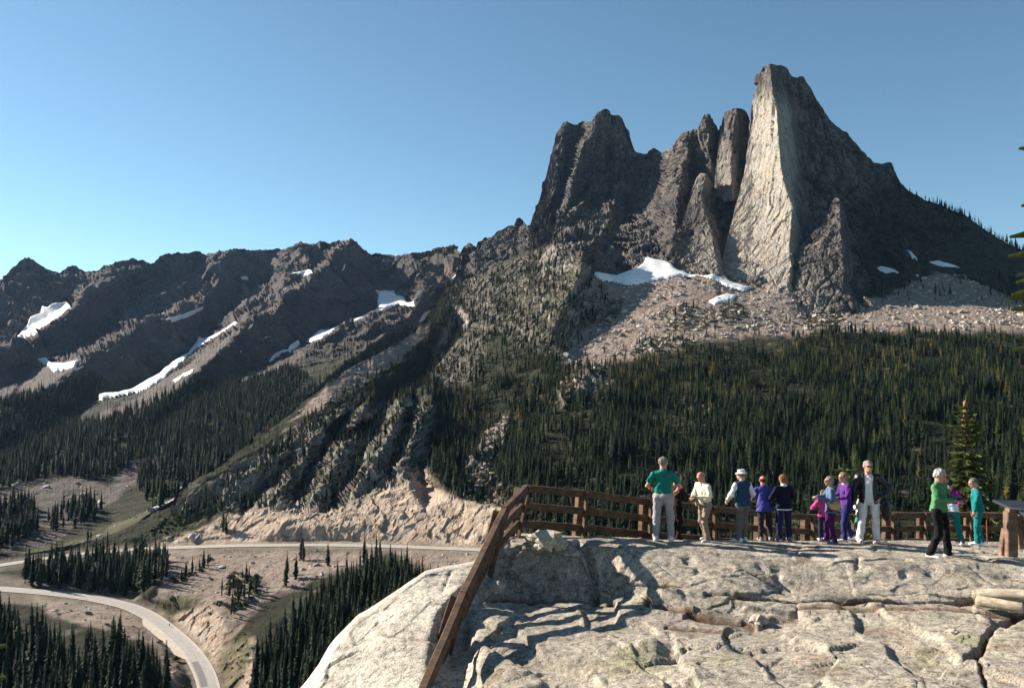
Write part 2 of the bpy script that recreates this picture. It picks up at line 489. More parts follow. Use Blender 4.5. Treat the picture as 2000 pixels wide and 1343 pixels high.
B_LINES = [
  # crest line with depths
  [(-260, 1130, 560), (0, 1090, 575), (100, 1072, 590), (200, 1050, 615), (290, 1003, 640), (340, 975, 665), (400, 925, 720), (450, 893, 770), (500, 860, 825), (545, 828, 880), (570, 800, 920), (640, 745, 1010), (740, 690, 1130),
   (800, 655, 1230), (845, 600, 1400), (888, 543, 1600), (900, 493, 1800)],
  [(900, 488, 1860), (935, 472, 1860), (972, 452, 1870), (1004, 440, 1880), (1015, 424, 1880), (1030, 436, 1880)],
  # slope left of the first tower
  [(905, 520, 1720), (960, 500, 1690), (1010, 475, 1700), (1038, 440, 1800)],
  [(888, 560, 1540), (950, 540, 1480), (1040, 480, 1580), (1085, 450, 1660)],
  # tower 1: left arete, gully, lit rib, dark right side
  TW([(1040, 432, 1440), (1050, 398, 1430), (1064, 345, 1440), (1076, 300, 1455), (1088, 256, 1470), (1105, 237, 1480)]),
  TW([(1105, 242, 1455), (1098, 290, 1425), (1088, 330, 1405), (1078, 380, 1385), (1062, 420, 1370)]),
  TW([(1140, 238, 1490), (1124, 275, 1475), (1108, 330, 1455), (1098, 380, 1430), (1090, 410, 1400)]),
  TW([(1176, 214, 1450), (1154, 262, 1405), (1134, 290, 1385), (1121, 335, 1370), (1110, 390, 1345), (1104, 410, 1335)]),
  TW([(1192, 218, 1475), (1200, 260, 1470), (1180, 330, 1470), (1140, 380, 1450), (1120, 408, 1400)]),
  TW([(1212, 226, 1490), (1222, 260, 1495), (1241, 297, 1520)]),
  # diagonal lit rib, second rib
  TW([(1205, 312, 1440), (1185, 340, 1405), (1160, 370, 1370), (1130, 402, 1340), (1085, 440, 1325)]),
  TW([(1225, 320, 1480), (1190, 372, 1440), (1165, 400, 1420), (1140, 430, 1390)]),
  TW([(1202, 368, 1385), (1197, 400, 1365), (1192, 425, 1345), (1180, 450, 1330)]),
  TW([(1215, 380, 1430), (1212, 430, 1420), (1200, 470, 1375)]),
  TW([(1258, 301, 1530), (1250, 360, 1490), (1240, 420, 1440), (1250, 480, 1330), (1256, 505, 1285)]),
  TW([(1277, 289, 1520), (1282, 340, 1490), (1268, 410, 1450), (1275, 450, 1390), (1290, 505, 1295)]),
  # tower 3
  TW([(1300, 294, 1480), (1292, 330, 1450), (1286, 375, 1430), (1278, 408, 1400), (1288, 440, 1370), (1302, 505, 1290)]),
  TW([(1340, 257, 1400), (1340, 300, 1360), (1333, 340, 1340), (1325, 380, 1320), (1318, 440, 1290), (1313, 512, 1250)]),
  TW([(1358, 252, 1430), (1362, 290, 1440), (1352, 340, 1440), (1345, 375, 1430)]),
  TW([(1380, 222, 1420), (1378, 250, 1415), (1382, 290, 1440)]),
  TW([(1402, 258, 1490), (1400, 300, 1490), (1394, 345, 1470)]),
  # behind the front buttress and the fourth tower
  TW([(1345, 400, 1480), (1360, 440, 1450), (1380, 480, 1360), (1400, 520, 1270)]),
  TW([(1408, 262, 1540), (1402, 300, 1530), (1400, 352, 1500)]),
  TW([(1440, 216, 1500), (1434, 260, 1490), (1428, 300, 1480), (1430, 370, 1460)]),
  TW([(1462, 236, 1540), (1458, 280, 1530), (1446, 345, 1510)]),
  # main peak (its sunlit face is a sheet of its own)
  TW([(1480, 180, 1500), (1470, 240, 1545), (1460, 330, 1510), (1445, 400, 1490), (1430, 450, 1440), (1415, 510, 1330), (1410, 540, 1265)]),
  TW([(1500, 130, 1450), (1512, 200, 1430), (1520, 262, 1400), (1530, 340, 1370), (1545, 420, 1320), (1545, 490, 1260), (1542, 552, 1190)]),
  TW([(1538, 136, 1440), (1548, 200, 1430), (1560, 280, 1410), (1575, 360, 1390), (1592, 430, 1330)]),
  TW([(1569, 150, 1470), (1620, 235, 1490), (1700, 308, 1500), (1740, 320, 1490), (1800, 385, 1440), (1885, 420, 1390), (2000, 490, 1320), (2260, 620, 1200)]),
  TW([(1600, 300, 1430), (1650, 380, 1400), (1690, 440, 1350)]),
  TW([(1640, 300, 1445), (1700, 370, 1420), (1760, 430, 1360)]),
  # pinnacle
  TW([(1625, 400, 1370), (1600, 450, 1340), (1590, 520, 1250), (1590, 600, 1110)]),
  TW([(1656, 400, 1320), (1668, 450, 1320), (1680, 520, 1240), (1690, 580, 1130), (1690, 602, 1090)]),
  TW([(1780, 470, 1310), (1860, 490, 1270), (1940, 520, 1200), (2060, 570, 1130)]),
  TW([(1720, 545, 1190), (1800, 545, 1180), (1900, 560, 1150), (2000, 585, 1100), (2200, 640, 1050)]),
  TW([(1700, 605, 1070), (1800, 600, 1075), (1900, 595, 1080), (2000, 610, 1050), (2200, 665, 980)]),
  # snow / scree foot of the towers
  TW([(1150, 535, 1215), (1200, 548, 1215), (1240, 522, 1240), (1262, 508, 1265), (1300, 515, 1255), (1340, 535, 1220), (1390, 532, 1205), (1420, 545, 1195), (1470, 562, 1165), (1540, 566, 1140), (1575, 612, 1070), (1650, 612, 1060)]),
  TW([(1180, 590, 1150), (1250, 570, 1170), (1340, 545, 1190), (1400, 580, 1120), (1470, 600, 1085), (1540, 620, 1050)]),
  # scree bowl and moraine
  [(1160, 640, 1150), (1240, 620, 1170), (1320, 580, 1220), (1360, 610, 1160)],
  [(1105, 705, 990), (1160, 715, 975), (1240, 690, 1010), (1330, 660, 1060), (1420, 655, 1060), (1560, 660, 1040), (1700, 650, 1050), (1850, 650, 1040), (2000, 660, 1000), (2200, 700, 920)],
  # rib left of the bowl with its shaded right flank
  [(1140, 488, 1330), (1138, 530, 1265), (1105, 590, 1175), (1075, 650, 1080), (1040, 720, 980), (1000, 790, 900), (950, 850, 830), (900, 920, 740)],
  [(1155, 500, 1390), (1170, 545, 1310), (1205, 575, 1270), (1180, 620, 1230), (1120, 690, 1060)],
  [(1090, 470, 1400), (1060, 540, 1340), (1010, 600, 1270), (960, 660, 1160), (930, 720, 1060), (900, 780, 980)],
  [(1010, 540, 1390), (960, 570, 1380), (920, 620, 1320), (890, 670, 1230), (850, 730, 1090), (800, 790, 960)],
  [(880, 590, 1430), (850, 640, 1290), (800, 700, 1150), (730, 770, 1010), (640, 850, 880), (560, 920, 780), (480, 985, 690)],
  [(900, 640, 1370), (860, 690, 1260), (810, 750, 1130), (740, 810, 1000), (680, 850, 900)],
  # forest slope
  [(1000, 1010, 520), (1100, 1040, 480), (1300, 1040, 470), (1600, 1040, 450), (2000, 1050, 430), (2260, 1080, 400)],
  [(1050, 900, 640), (1200, 900, 620), (1400, 905, 600), (1700, 910, 585), (2000, 905, 570), (2260, 940, 520)],
  [(1080, 800, 800), (1200, 800, 770), (1330, 815, 740), (1500, 810, 730), (1750, 800, 730), (2000, 800, 710), (2260, 830, 640)],
  [(1180, 740, 900), (1300, 740, 890), (1500, 720, 910), (1750, 710, 920), (2000, 720, 870), (2260, 760, 780)],
  # rounded outcrops
  [(1095, 755, 828), (1120, 735, 838), (1150, 730, 845), (1180, 742, 845)],
  [(1110, 790, 780), (1150, 785, 780), (1190, 780, 790)],
  [(1110, 722, 930), (1150, 716, 935), (1190, 725, 930)],
  [(985, 830, 815), (960, 850, 775), (935, 880, 735), (905, 930, 680)],
  [(1010, 850, 800), (985, 890, 735), (960, 930, 680)],
  # cliff ribs above the road cut (left side lit, right side dark)
  [(842, 795, 831), (818, 820, 786), (806, 860, 729), (790, 905, 678), (778, 945, 636)],
  [(852, 800, 901), (840, 850, 824), (832, 900, 749), (825, 935, 694)],
  [(820, 795, 899), (800, 830, 849), (780, 880, 774), (762, 930, 709)],
  [(798, 785, 846), (776, 820, 786), (755, 860, 726), (730, 905, 669), (704, 955, 621)],
  [(775, 785, 909), (748, 835, 839), (720, 880, 769), (690, 930, 709)],
  [(705, 800, 851), (692, 830, 801), (672, 870, 736), (650, 920, 676), (632, 960, 636)],
  [(722, 855, 839), (696, 900, 764), (668, 950, 699), (645, 990, 647)],
  [(640, 830, 821), (606, 878, 746), (572, 925, 686), (545, 958, 651)],
  [(655, 850, 869), (622, 900, 789), (592, 950, 719), (575, 985, 674)],
  [(560, 880, 776), (510, 920, 711), (460, 965, 656), (430, 1000, 623)],
  # cut top and the cut face
  [(330, 1050, 600), (400, 1035, 605), (470, 1008, 615), (510, 995, 612), (560, 990, 605), (620, 1003, 590), (680, 985, 592), (740, 958, 600), (800, 945, 600), (835, 930, 600), (880, 965, 570), (940, 985, 545), (1000, 985, 535)],
  [(560, 1025, 580), (640, 1028, 570), (700, 1022, 567), (760, 1005, 568), (830, 1000, 560), (900, 1020, 540), (960, 1035, 520)],
  # below the upper road
  [(330, 1110, 520), (420, 1120, 505), (520, 1120, 497), (620, 1110, 490), (720, 1105, 480), (830, 1110, 465), (950, 1120, 440)],
  [(300, 1150, 480), (420, 1180, 450), (520, 1200, 440), (600, 1180, 440), (680, 1150, 440), (780, 1150, 430), (900, 1160, 410)],
  [(460, 1260, 410), (560, 1270, 385), (680, 1260, 365), (820, 1240, 355), (1000, 1240, 340)],
  [(470, 1360, 350), (560, 1360, 325), (700, 1360, 305), (1000, 1360, 285)],
  [(470, 1500, 300), (700, 1500, 255), (1000, 1500, 235)],
  # below the lower road
  [(-250, 1200, 440), (0, 1215, 440), (120, 1225, 430), (200, 1240, 415), (260, 1262, 400)],
  [(-250, 1290, 350), (0, 1300, 360), (150, 1310, 355), (280, 1320, 350), (330, 1340, 345)],
  [(-260, 1420, 270), (0, 1420, 285), (200, 1420, 290), (330, 1420, 300)],
  [(-260, 1520, 230), (0, 1520, 240), (200, 1520, 250), (400, 1520, 270), (1000, 1520, 230)],
  [(1000, 1180, 400), (1300, 1150, 400), (1700, 1150, 380), (2260, 1180, 350)],
  [(1100, 1300, 310), (1600, 1300, 310), (2260, 1300, 300)], [(1000, 1520, 230), (1600, 1520, 240), (2260, 1520, 240)],
  # road benches
  edge_line(UP_C, UP_N, 7.5, 0.0), edge_line(UP_C, UP_N, -6.5, 0.0),
  edge_line(LO_C, LO_N, 7.5, 0.0), edge_line(LO_C, LO_N, -7.5, 0.0),
]
BOTTOM_B = [(-260, 1500), (850, 1500), (2260, 1300)]
# rows are spent where the picture shows them
MID_B = [(-260, 1165), (0, 1125), (200, 1090), (340, 1015), (450, 935), (560, 855), (640, 795), (740, 735), (830, 675), (900, 615), (1000, 590), (1500, 590), (1700, 590), (2000, 610), (2260, 700)]
SB = Sheet(B_LINES, jagged(CREST_B, 1.6, 2.5, 3.3), BOTTOM_B, -250, 2250, 1050, 560, soft=1, mid=MID_B, fr=0.5)

# ---------------------------------------------------------------- the far ridge across the valley
CREST_A = [(-260, 600), (-100, 590), (-30, 565), (0, 548), (10, 540), (20, 527), (35, 512), (45, 505), (55, 503), (65, 507), (78, 518), (95, 527), (105, 529), (115, 532), (125, 527), (132, 520), (147, 518), (160, 527), (175, 529),
  (190, 527), (205, 518), (215, 517), (225, 511), (240, 509), (252, 507), (260, 503), (266, 505), (270, 511), (282, 507), (293, 516), (300, 513), (312, 500), (325, 495), (340, 494), (360, 494), (385, 491), (400, 496),
  (430, 490), (450, 488), (470, 485), (490, 489), (520, 487), (560, 485), (575, 478), (587, 471), (600, 477), (615, 475), (628, 471), (640, 475), (655, 472), (675, 470), (685, 465), (695, 472), (705, 482), (715, 490),
  (725, 496), (737, 493), (750, 497), (775, 498), (800, 495), (830, 492), (850, 487), (870, 482), (885, 481), (893, 487), (902, 500), (930, 540), (1000, 600)]
A_LINES = [
  [(-260, 600, 2700), (0, 548, 2800), (55, 503, 2850), (115, 531, 2900), (205, 519, 3000), (300, 512, 3050), (400, 494, 3150), (500, 488, 3250), (560, 485, 3200), (590, 475, 3150), (640, 475, 3050), (685, 466, 2850),
   (725, 496, 2950), (800, 496, 2850), (885, 482, 2550), (902, 500, 2450), (930, 540, 2400), (1000, 600, 2300)],
  # A1 rib, its gully close behind the crest, the wide dark flank below
  [(300, 514, 3030), (210, 556, 2720), (165, 582, 2560), (130, 612, 2410), (60, 660, 2160), (0, 690, 2000), (-250, 790, 1500)],
  [(150, 535, 2900), (146, 592, 2740), (100, 628, 2560), (40, 660, 2330), (-30, 690, 2100), (-250, 770, 1600)],
  [(270, 556, 3060), (250, 600, 2900), (190, 650, 2600), (120, 695, 2300), (40, 735, 2050), (-250, 850, 1450)],
  # A2 rib
  [(440, 496, 3080), (425, 550, 2850), (395, 585, 2680), (330, 612, 2480), (270, 640, 2290), (215, 672, 2090), (165, 702, 1900), (100, 748, 1660), (0, 805, 1400), (-250, 910, 1000)],
  [(370, 545, 3100), (384, 582, 2900), (310, 618, 2650), (250, 640, 2480), (190, 672, 2270), (140, 704, 2050), (90, 708, 2080), (40, 760, 1820)],
  [(480, 560, 3100), (450, 610, 2900), (400, 665, 2560), (330, 715, 2230), (270, 752, 1980), (190, 775, 1780), (100, 850, 1420), (0, 905, 1150)],
  [(560, 486, 3190), (540, 530, 2960), (528, 560, 2850), (540, 592, 2740)],
  [(535, 492, 3260), (518, 545, 3100)],
  [(580, 548, 2900), (612, 526, 2900)],
  # A3 rib
  [(685, 467, 2840), (640, 510, 2640), (600, 545, 2500), (550, 590, 2340), (500, 625, 2170), (460, 652, 2020), (410, 700, 1790), (375, 735, 1630), (330, 770, 1500), (230, 820, 1280), (100, 900, 1010), (0, 950, 860), (-250, 1010, 700)],
  [(640, 484, 3100), (606, 528, 2800), (575, 548, 2740), (530, 592, 2560), (480, 628, 2330), (440, 655, 2170), (390, 695, 1960), (350, 735, 1780), (300, 765, 1620)],
  [(725, 500, 2980), (728, 560, 2820), (700, 615, 2600), (600, 665, 2280), (530, 708, 2010), (450, 745, 1760), (390, 782, 1570), (300, 850, 1280)],
  [(770, 560, 2800), (800, 596, 2520), (740, 620, 2380), (640, 662, 2130), (550, 710, 1880)],
  [(850, 505, 2800), (835, 565, 2560), (800, 615, 2330), (740, 660, 2010), (660, 720, 1660), (590, 780, 1390), (520, 830, 1190), (470, 870, 1050), (400, 920, 870)],
  [(880, 490, 2650), (890, 540, 2560), (872, 580, 2640), (846, 630, 2480), (790, 690, 2180), (715, 750, 1800)],
  # lower slopes
  [(380, 820, 1250), (300, 880, 1080), (250, 930, 900), (160, 990, 760), (60, 1030, 690), (-250, 1060, 640)],
  [(460, 800, 1350), (410, 850, 1180), (350, 900, 1000), (300, 950, 840), (220, 1000, 740), (130, 1040, 670)],
  [(480, 900, 920), (420, 940, 800), (350, 990, 690), (290, 1020, 650), (200, 1075, 605), (100, 1095, 578), (0, 1112, 562), (-260, 1150, 545)],
  [(430, 830, 1150), (380, 880, 1040)],
  [(1000, 700, 2500), (900, 760, 2000), (760, 830, 1400), (600, 920, 880), (480, 1010, 690), (330, 1100, 600), (0, 1150, 550), (-260, 1200, 520)],
]
BOTTOM_A = [(-260, 1190), (0, 1140), (330, 1085), (480, 1000), (600, 905), (760, 820), (900, 740), (1000, 690)]
SA = Sheet(A_LINES, jagged(CREST_A, 3.2, 2.2, 8.1), BOTTOM_A, -250, 990, 620, 300, soft=1)

# ---------------------------------------------------------------- what covers the ground, traced in the picture
SCREE_B = [[(1140, 560), (1160, 540), (1230, 552), (1330, 535), (1480, 558), (1470, 585), (1400, 600), (1250, 600), (1170, 610)],
  [(1115, 715), (1090, 690), (1130, 655), (1200, 610), (1260, 575), (1330, 560), (1420, 585), (1480, 565), (1545, 560), (1580, 615), (1640, 615), (1640, 640), (1560, 655), (1440, 660), (1330, 675), (1230, 700), (1150, 725)],
  [(1640, 612), (1700, 596), (1760, 560), (1830, 530), (1900, 545), (2000, 590), (2260, 660), (2260, 700), (2000, 650), (1850, 645), (1640, 650)],
  [(835, 625), (800, 658), (740, 692), (680, 722), (620, 770), (570, 815), (600, 812), (680, 770), (760, 715), (830, 660)],
  [(260, 1085), (400, 1075), (940, 1078), (1000, 1090), (1000, 1150), (840, 1110), (750, 1080), (600, 1140), (540, 1160), (480, 1210), (440, 1260), (420, 1210), (360, 1180), (300, 1160), (330, 1110)],
  [(60, 1165), (250, 1195), (300, 1225), (330, 1260), (370, 1300), (390, 1345), (390, 1480), (340, 1480), (335, 1330), (300, 1260), (200, 1235), (100, 1200)]]
TAN_B = [[(300, 1066), (350, 1045), (430, 1012), (480, 1000), (520, 990), (575, 985), (620, 1003), (680, 985), (740, 955), (790, 945), (815, 915), (840, 930), (870, 965), (940, 985), (990, 985), (1000, 1075), (930, 1068), (600, 1060), (400, 1064)],
  [(340, 1195), (430, 1175), (440, 1230), (430, 1260), (470, 1250), (500, 1240), (500, 1480), (420, 1480), (415, 1330), (395, 1280), (350, 1235)]]
GRASS_B = [[(290, 1178), (340, 1165), (400, 1150), (380, 1185), (330, 1210)], [(300, 1250), (350, 1265), (385, 1310), (400, 1400), (380, 1400), (350, 1300)], [(330, 1020), (420, 975), (440, 985), (345, 1040)],
           [(425, 1270), (480, 1230), (500, 1260), (450, 1400), (425, 1400)]]
SCREE_A = [[(0, 960), (80, 940), (160, 930), (210, 950), (260, 900), (300, 880), (310, 905), (260, 950), (200, 1000), (100, 1060), (0, 1080), (-250, 1130), (-250, 1000)],
  [(530, 715), (600, 680), (540, 760), (440, 780), (400, 760)],
  [(270, 770), (380, 700), (470, 640), (420, 700), (330, 770), (200, 850), (100, 900), (120, 850)],
  [(0, 720), (90, 710), (170, 705), (80, 770), (0, 820), (-250, 930), (-250, 800)],
  [(250, 1010), (300, 990), (380, 935), (420, 910), (330, 1010), (240, 1060), (130, 1075)]]
FOREST_A = [[(-250, 850), (0, 790), (100, 760), (180, 735), (200, 760), (120, 830), (200, 830), (330, 770), (380, 745), (480, 750), (560, 720), (600, 740), (520, 830), (480, 890), (360, 960), (300, 1000), (260, 950), (310, 890), (200, 940), (100, 930), (0, 960), (-250, 1000)],
  [(-250, 1020), (0, 985), (60, 990), (80, 1040), (0, 1085), (-250, 1130)], [(90, 1010), (160, 985), (200, 1000), (150, 1040), (90, 1045)]]
THIN_A = [[(420, 650), (600, 640), (560, 700), (380, 750), (200, 830), (250, 690), (330, 620)], [(0, 700), (200, 640), (180, 720), (0, 800)]]

def warp_xy(PX, PY, P, amt, sc):
    return PX + amt * fbm(P / sc, 3), PY + amt * fbm(P / sc + 31.7, 3)

def col_mix(a, b, m):
    return a * (1 - m[..., None]) + np.asarray(b) * m[..., None]

# --- sheet B: relief and colour
PX, PY, P = SB.PX, SB.PY, SB.P
WX, WY = warp_xy(PX, PY, P, 14, 30.0)
m_scree = any_in(SCREE_B, WX, WY).astype(float)
m_tan = any_in(TAN_B, WX, WY).astype(float)
m_grass = any_in(GRASS_B, WX, WY).astype(float)
TOWERS = [[(895, 560), (900, 480), (1010, 400), (1060, 200), (1480, 100), (1620, 180), (1780, 340), (1900, 440), (1800, 520), (1700, 600), (1640, 615), (1570, 615), (1545, 565), (1400, 540), (1330, 540), (1260, 515), (1180, 545), (1140, 500), (1080, 470), (1000, 500)]]
m_tower = any_in(TOWERS, WX, WY).astype(float)
CLIFFS = [[(700, 785), (600, 872), (500, 945), (430, 1005), (350, 1012), (335, 990), (400, 945), (470, 900), (560, 850), (640, 790)],
          [(860, 790), (780, 780), (700, 800), (600, 870), (500, 940), (430, 1005), (520, 990), (640, 1000), (740, 955), (830, 930), (845, 860)],
          [(1085, 765), (1115, 730), (1170, 728), (1190, 745), (1180, 790), (1120, 795)], [(1000, 820), (960, 835), (910, 900), (900, 960), (990, 985), (985, 920), (1010, 870)],
          [(880, 560), (1090, 470), (1150, 520), (1230, 590), (1180, 640), (1110, 690), (1060, 690), (960, 640), (930, 740), (860, 760), (850, 690), (870, 620)],
          [(1330, 790), (1385, 785), (1390, 815), (1350, 815)]]
m_cliff = any_in(CLIFFS, WX, WY).astype(float)
m_sm = lambda m, n=2: blur(m, n, 1)
tower_s, cliff_s, scree_s, tan_s = m_sm(m_tower), m_sm(m_cliff), m_sm(m_scree), m_sm(m_tan)
road_d = np.minimum(dist_line([(x, y) for x, y, _ in UPPER_ROAD], PX, PY) - 5, dist_line([(x, y) for x, y, _ in LOWER_ROAD], PX, PY) - 22)
road_k = sstep(0, 14, road_d)
rock_k = np.maximum(tower_s, cliff_s * 0.8)
hard = (tower_s + cliff_s) > 0.02
f1 = np.zeros(P.shape[:2]); e1 = f1 + 1; f2 = f1.copy(); e2 = f1 + 1
a_, b_ = facets(P[hard] / np.array([46.0, 46.0, 95.0])); f1[hard] = a_; e1[hard] = b_
a_, b_ = facets(P[hard] @ np.array([[0.94, 0, -0.3], [0, 1, 0], [0.3, 0, 0.94]]) / np.array([15.0, 15.0, 38.0]), 5); f2[hard] = a_; e2[hard] = b_
f3 = np.zeros(P.shape[:2]); e3 = f3 + 1
a_, b_ = facets(P[hard] / np.array([5.5, 5.5, 15.0]), 11); f3[hard] = a_; e3[hard] = b_
n3 = fbm(P / 7.0, 3)
slab = fbm(P / np.array([60.0, 60.0, 110.0]), 3)
crk = sstep(0.10, 0.0, e1) * 8 + sstep(0.12, 0.0, e2) * 4
crk += sstep(0.16, 0.0, e3) * 1.0
disp = tower_s * (11 * f1 + 5 * f2 + 2.2 * f3 + .6 * n3 + 7 * slab - crk)
axr = np.array([.30, .72, .62]); axr /= np.linalg.norm(axr)
def along(Q, k): return Q - (Q @ axr)[..., None] * axr * (1 - 1 / k)
r1 = np.zeros(P.shape[:2]); r2 = r1.copy()
a_, b_ = facets(along(P[hard], 4.0) / 15.0, 31); r1[hard] = a_ - .5 * sstep(.14, 0, b_)
a_, b_ = facets(along(P[hard], 3.0) / 5.5, 32); r2[hard] = a_ - .4 * sstep(.14, 0, b_)
disp += (1 - tower_s) * cliff_s * (1 - .6 * blur(inside(CLIFFS[4], WX, WY) * 1.0, 3)) * (6.5 * r1 + 3.0 * r2 + 1.0 * f3 + 5 * slab)
soil_k = np.clip(1 - rock_k - scree_s - tan_s, 0, 1)
disp += soil_k * (5 * fbm(P / 45.0, 3) + 1.2 * n3)
disp += scree_s * (1.6 * fbm(P / 14.0, 3) + 0.9 * n3)
tanm = tan_s > .02
ft = np.zeros(P.shape[:2]); fu = ft.copy()
ft[tanm] = facets(P[tanm] / np.array([11.0, 9.0, 15.0]), 4)[0]; fu[tanm] = facets(P[tanm] / np.array([3.6, 3.6, 6.0]), 6)[0]
disp += tan_s * (1.5 * ft + .6 * fu + 0.2 * n3)
fade_near = np.clip(SB.D / 600, 0.35, 1)
snow_k = blur(any_in([p for q, p, *_ in SNOW if q == 'B'], PX, PY).astype(float), 2)
disp *= road_k * fade_near * (1 - .85 * snow_k)
N = SB.normals()
N *= np.sign(np.sum(N * -P, 2, keepdims=True))
edge = sstep(0, 6, np.arange(SB.ny)[::-1, None] * np.ones((1, SB.nx)))      # the skyline keeps its traced outline
SB.P = P + N * disp[..., None] * (0.15 + 0.85 * edge)[..., None]
P = SB.P
# colour
big = fbm(P / 60.0, 3); mid = fbm(P / 12.0, 3); streak = fbm(P / np.array([9.0, 9.0, 70.0]), 3)
def tower_rock(P, big, mid, streak):
    r = np.array([0.140, 0.125, 0.115]) * (1 + 0.45 * big + 0.25 * mid)[..., None]
    r = col_mix(r, (0.062, 0.056, 0.057), np.clip(sstep(0.02, 0.2, streak) * 0.85, 0, 1))
    return col_mix(r, (0.27, 0.225, 0.185), sstep(0.2, 0.32, fbm(P / np.array([26.0, 26.0, 44.0]) + 5, 4)) * 0.7)
rock = tower_rock(P, big, mid, streak)
rust = inside([(1330, 480), (1410, 480), (1560, 540), (1580, 620), (1400, 620), (1330, 560)], WX, WY) * 1.0
rock = col_mix(rock, (0.36, 0.275, 0.195), blur(rust, 4) * (0.35 + 0.5 * np.clip(mid, 0, 1)))
soil = np.array([0.036, 0.038, 0.021]) * (1 + 0.5 * mid)[..., None]
soil = col_mix(soil, (0.20, 0.175, 0.145), sstep(0.22, 0.42, fbm(P / 20.0 + 3, 4)) * 0.55)
screec = np.array([0.340, 0.268, 0.222]) * (1 + 0.22 * mid + 0.15 * big)[..., None]
tanc = np.array([0.61, 0.475, 0.365]) * (1 + 0.28 * mid)[..., None]
tanc = col_mix(tanc, (0.30, 0.175, 0.115), sstep(0.08, 0.3, fbm(P / np.array([3.0, 3.0, 22.0]), 3)) * 0.6)
tanc = col_mix(tanc, (0.58, 0.50, 0.42), sstep(0.1, 0.45, fbm(P / 17.0 + 9, 3)) * 0.6)
grassc = np.array([0.130, 0.125, 0.060]) * (1 + 0.3 * mid)[..., None]
Nz = SB.normals()[..., 2]; Nz = np.abs(Nz)
veg = sstep(0.45, 0.75, Nz + 0.3 * fbm(P / 11.0 + 8, 3)) * (1 - m_tower)
cliffc = col_mix(np.array([0.36, 0.32, 0.28]) * (1 + 0.4 * big + 0.35 * mid)[..., None], (0.075, 0.070, 0.040), veg * 0.75)
c = soil
c = col_mix(c, cliffc, cliff_s)
c = col_mix(c, rock, tower_s) if False else c * (1 - tower_s[..., None]) + rock * tower_s[..., None]
c = c * (1 - scree_s[..., None]) + screec * scree_s[..., None]
c = c * (1 - tan_s[..., None]) + tanc * tan_s[..., None]
gs = m_sm(m_grass, 3) * 0.8
c = c * (1 - gs[..., None]) + grassc * gs[..., None]
shoulder = sstep(10, 0, road_d)
c = c * (1 - 0.6 * shoulder[..., None]) + np.array([0.33, 0.275, 0.22]) * 0.6 * shoulder[..., None]
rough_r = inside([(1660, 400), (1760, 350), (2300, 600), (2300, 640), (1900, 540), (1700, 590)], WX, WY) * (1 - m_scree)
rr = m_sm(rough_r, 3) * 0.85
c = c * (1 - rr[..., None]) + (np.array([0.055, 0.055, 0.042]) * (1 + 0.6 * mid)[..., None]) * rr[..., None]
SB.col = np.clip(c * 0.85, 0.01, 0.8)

# --- sheet A
PX, PY, P = SA.PX, SA.PY, SA.P
WX, WY = warp_xy(PX, PY, P, 12, 60.0)
a_scree = blur(any_in(SCREE_A, WX, WY).astype(float), 1)
a_for = blur(any_in(FOREST_A, WX, WY).astype(float), 2)
hi = sstep(820, 700, PY + 0.12 * PX) * (1 - a_scree)
n3 = fbm(P / 12.0, 3)
hard = hi > 0.02
f1 = np.zeros(P.shape[:2]); f2 = f1.copy()
f1[hard] = facets(P[hard] / np.array([110.0, 110.0, 190.0]), 3)[0]
f2[hard] = facets(P[hard] / np.array([38.0, 38.0, 80.0]), 9)[0]
disp = hi * (26 * f1 + 14 * f2 + 4 * n3 + 18 * fbm(P / 120.0, 2)) + (1 - hi) * (5 * fbm(P / 50.0, 3) + 1.5 * n3)
disp = disp * (1 - .9 * blur(any_in([p for q, p, *_ in SNOW if q == 'A'], PX, PY).astype(float), 2))
N = SA.normals(); N *= np.sign(np.sum(N * -P, 2, keepdims=True))
edge = sstep(0, 6, np.arange(SA.ny)[::-1, None] * np.ones((1, SA.nx)))
SA.P = P + N * (disp * np.clip(SA.D / 900, 0.3, 1))[..., None] * (0.15 + 0.85 * edge)[..., None]
P = SA.P
big = fbm(P / 120.0, 3); mid = fbm(P / 22.0, 3)
rock = np.array([0.135, 0.118, 0.110]) * (1 + 0.4 * big + 0.3 * mid)[..., None]
rock = col_mix(rock, (0.19, 0.135, 0.11), sstep(0.05, 0.4, fbm(P / 90.0 + 4, 3)) * 0.6)
sc = np.array([0.165, 0.135, 0.125]) * (1 + 0.2 * mid)[..., None]  # far scree toned down so the valley floor's shade is in its colour
soil = np.array([0.048, 0.049, 0.030]) * (1 + 0.5 * mid)[..., None]
soil = col_mix(soil, (0.20, 0.165, 0.14), sstep(0.2, 0.45, fbm(P / 30.0 + 3, 4)) * 0.5)
low = 1 - sstep(820, 700, PY + 0.12 * PX)
c = rock * (1 - low[..., None]) + soil * low[..., None]
c = c * (1 - a_scree[..., None]) + sc * a_scree[..., None]
meadow = blur(any_in([[(0, 1085), (130, 1055), (280, 1000), (330, 985), (300, 1030), (200, 1070), (0, 1110)], [(-100, 965), (60, 925), (40, 950), (-50, 980)]], WX, WY).astype(float), 2) * 0.7
c = c * (1 - meadow[..., None]) + (np.array([0.13, 0.13, 0.06]) * (1 + 0.3 * mid)[..., None]) * meadow[..., None]
SA.col = np.clip(c * 0.85, 0.01, 0.8)

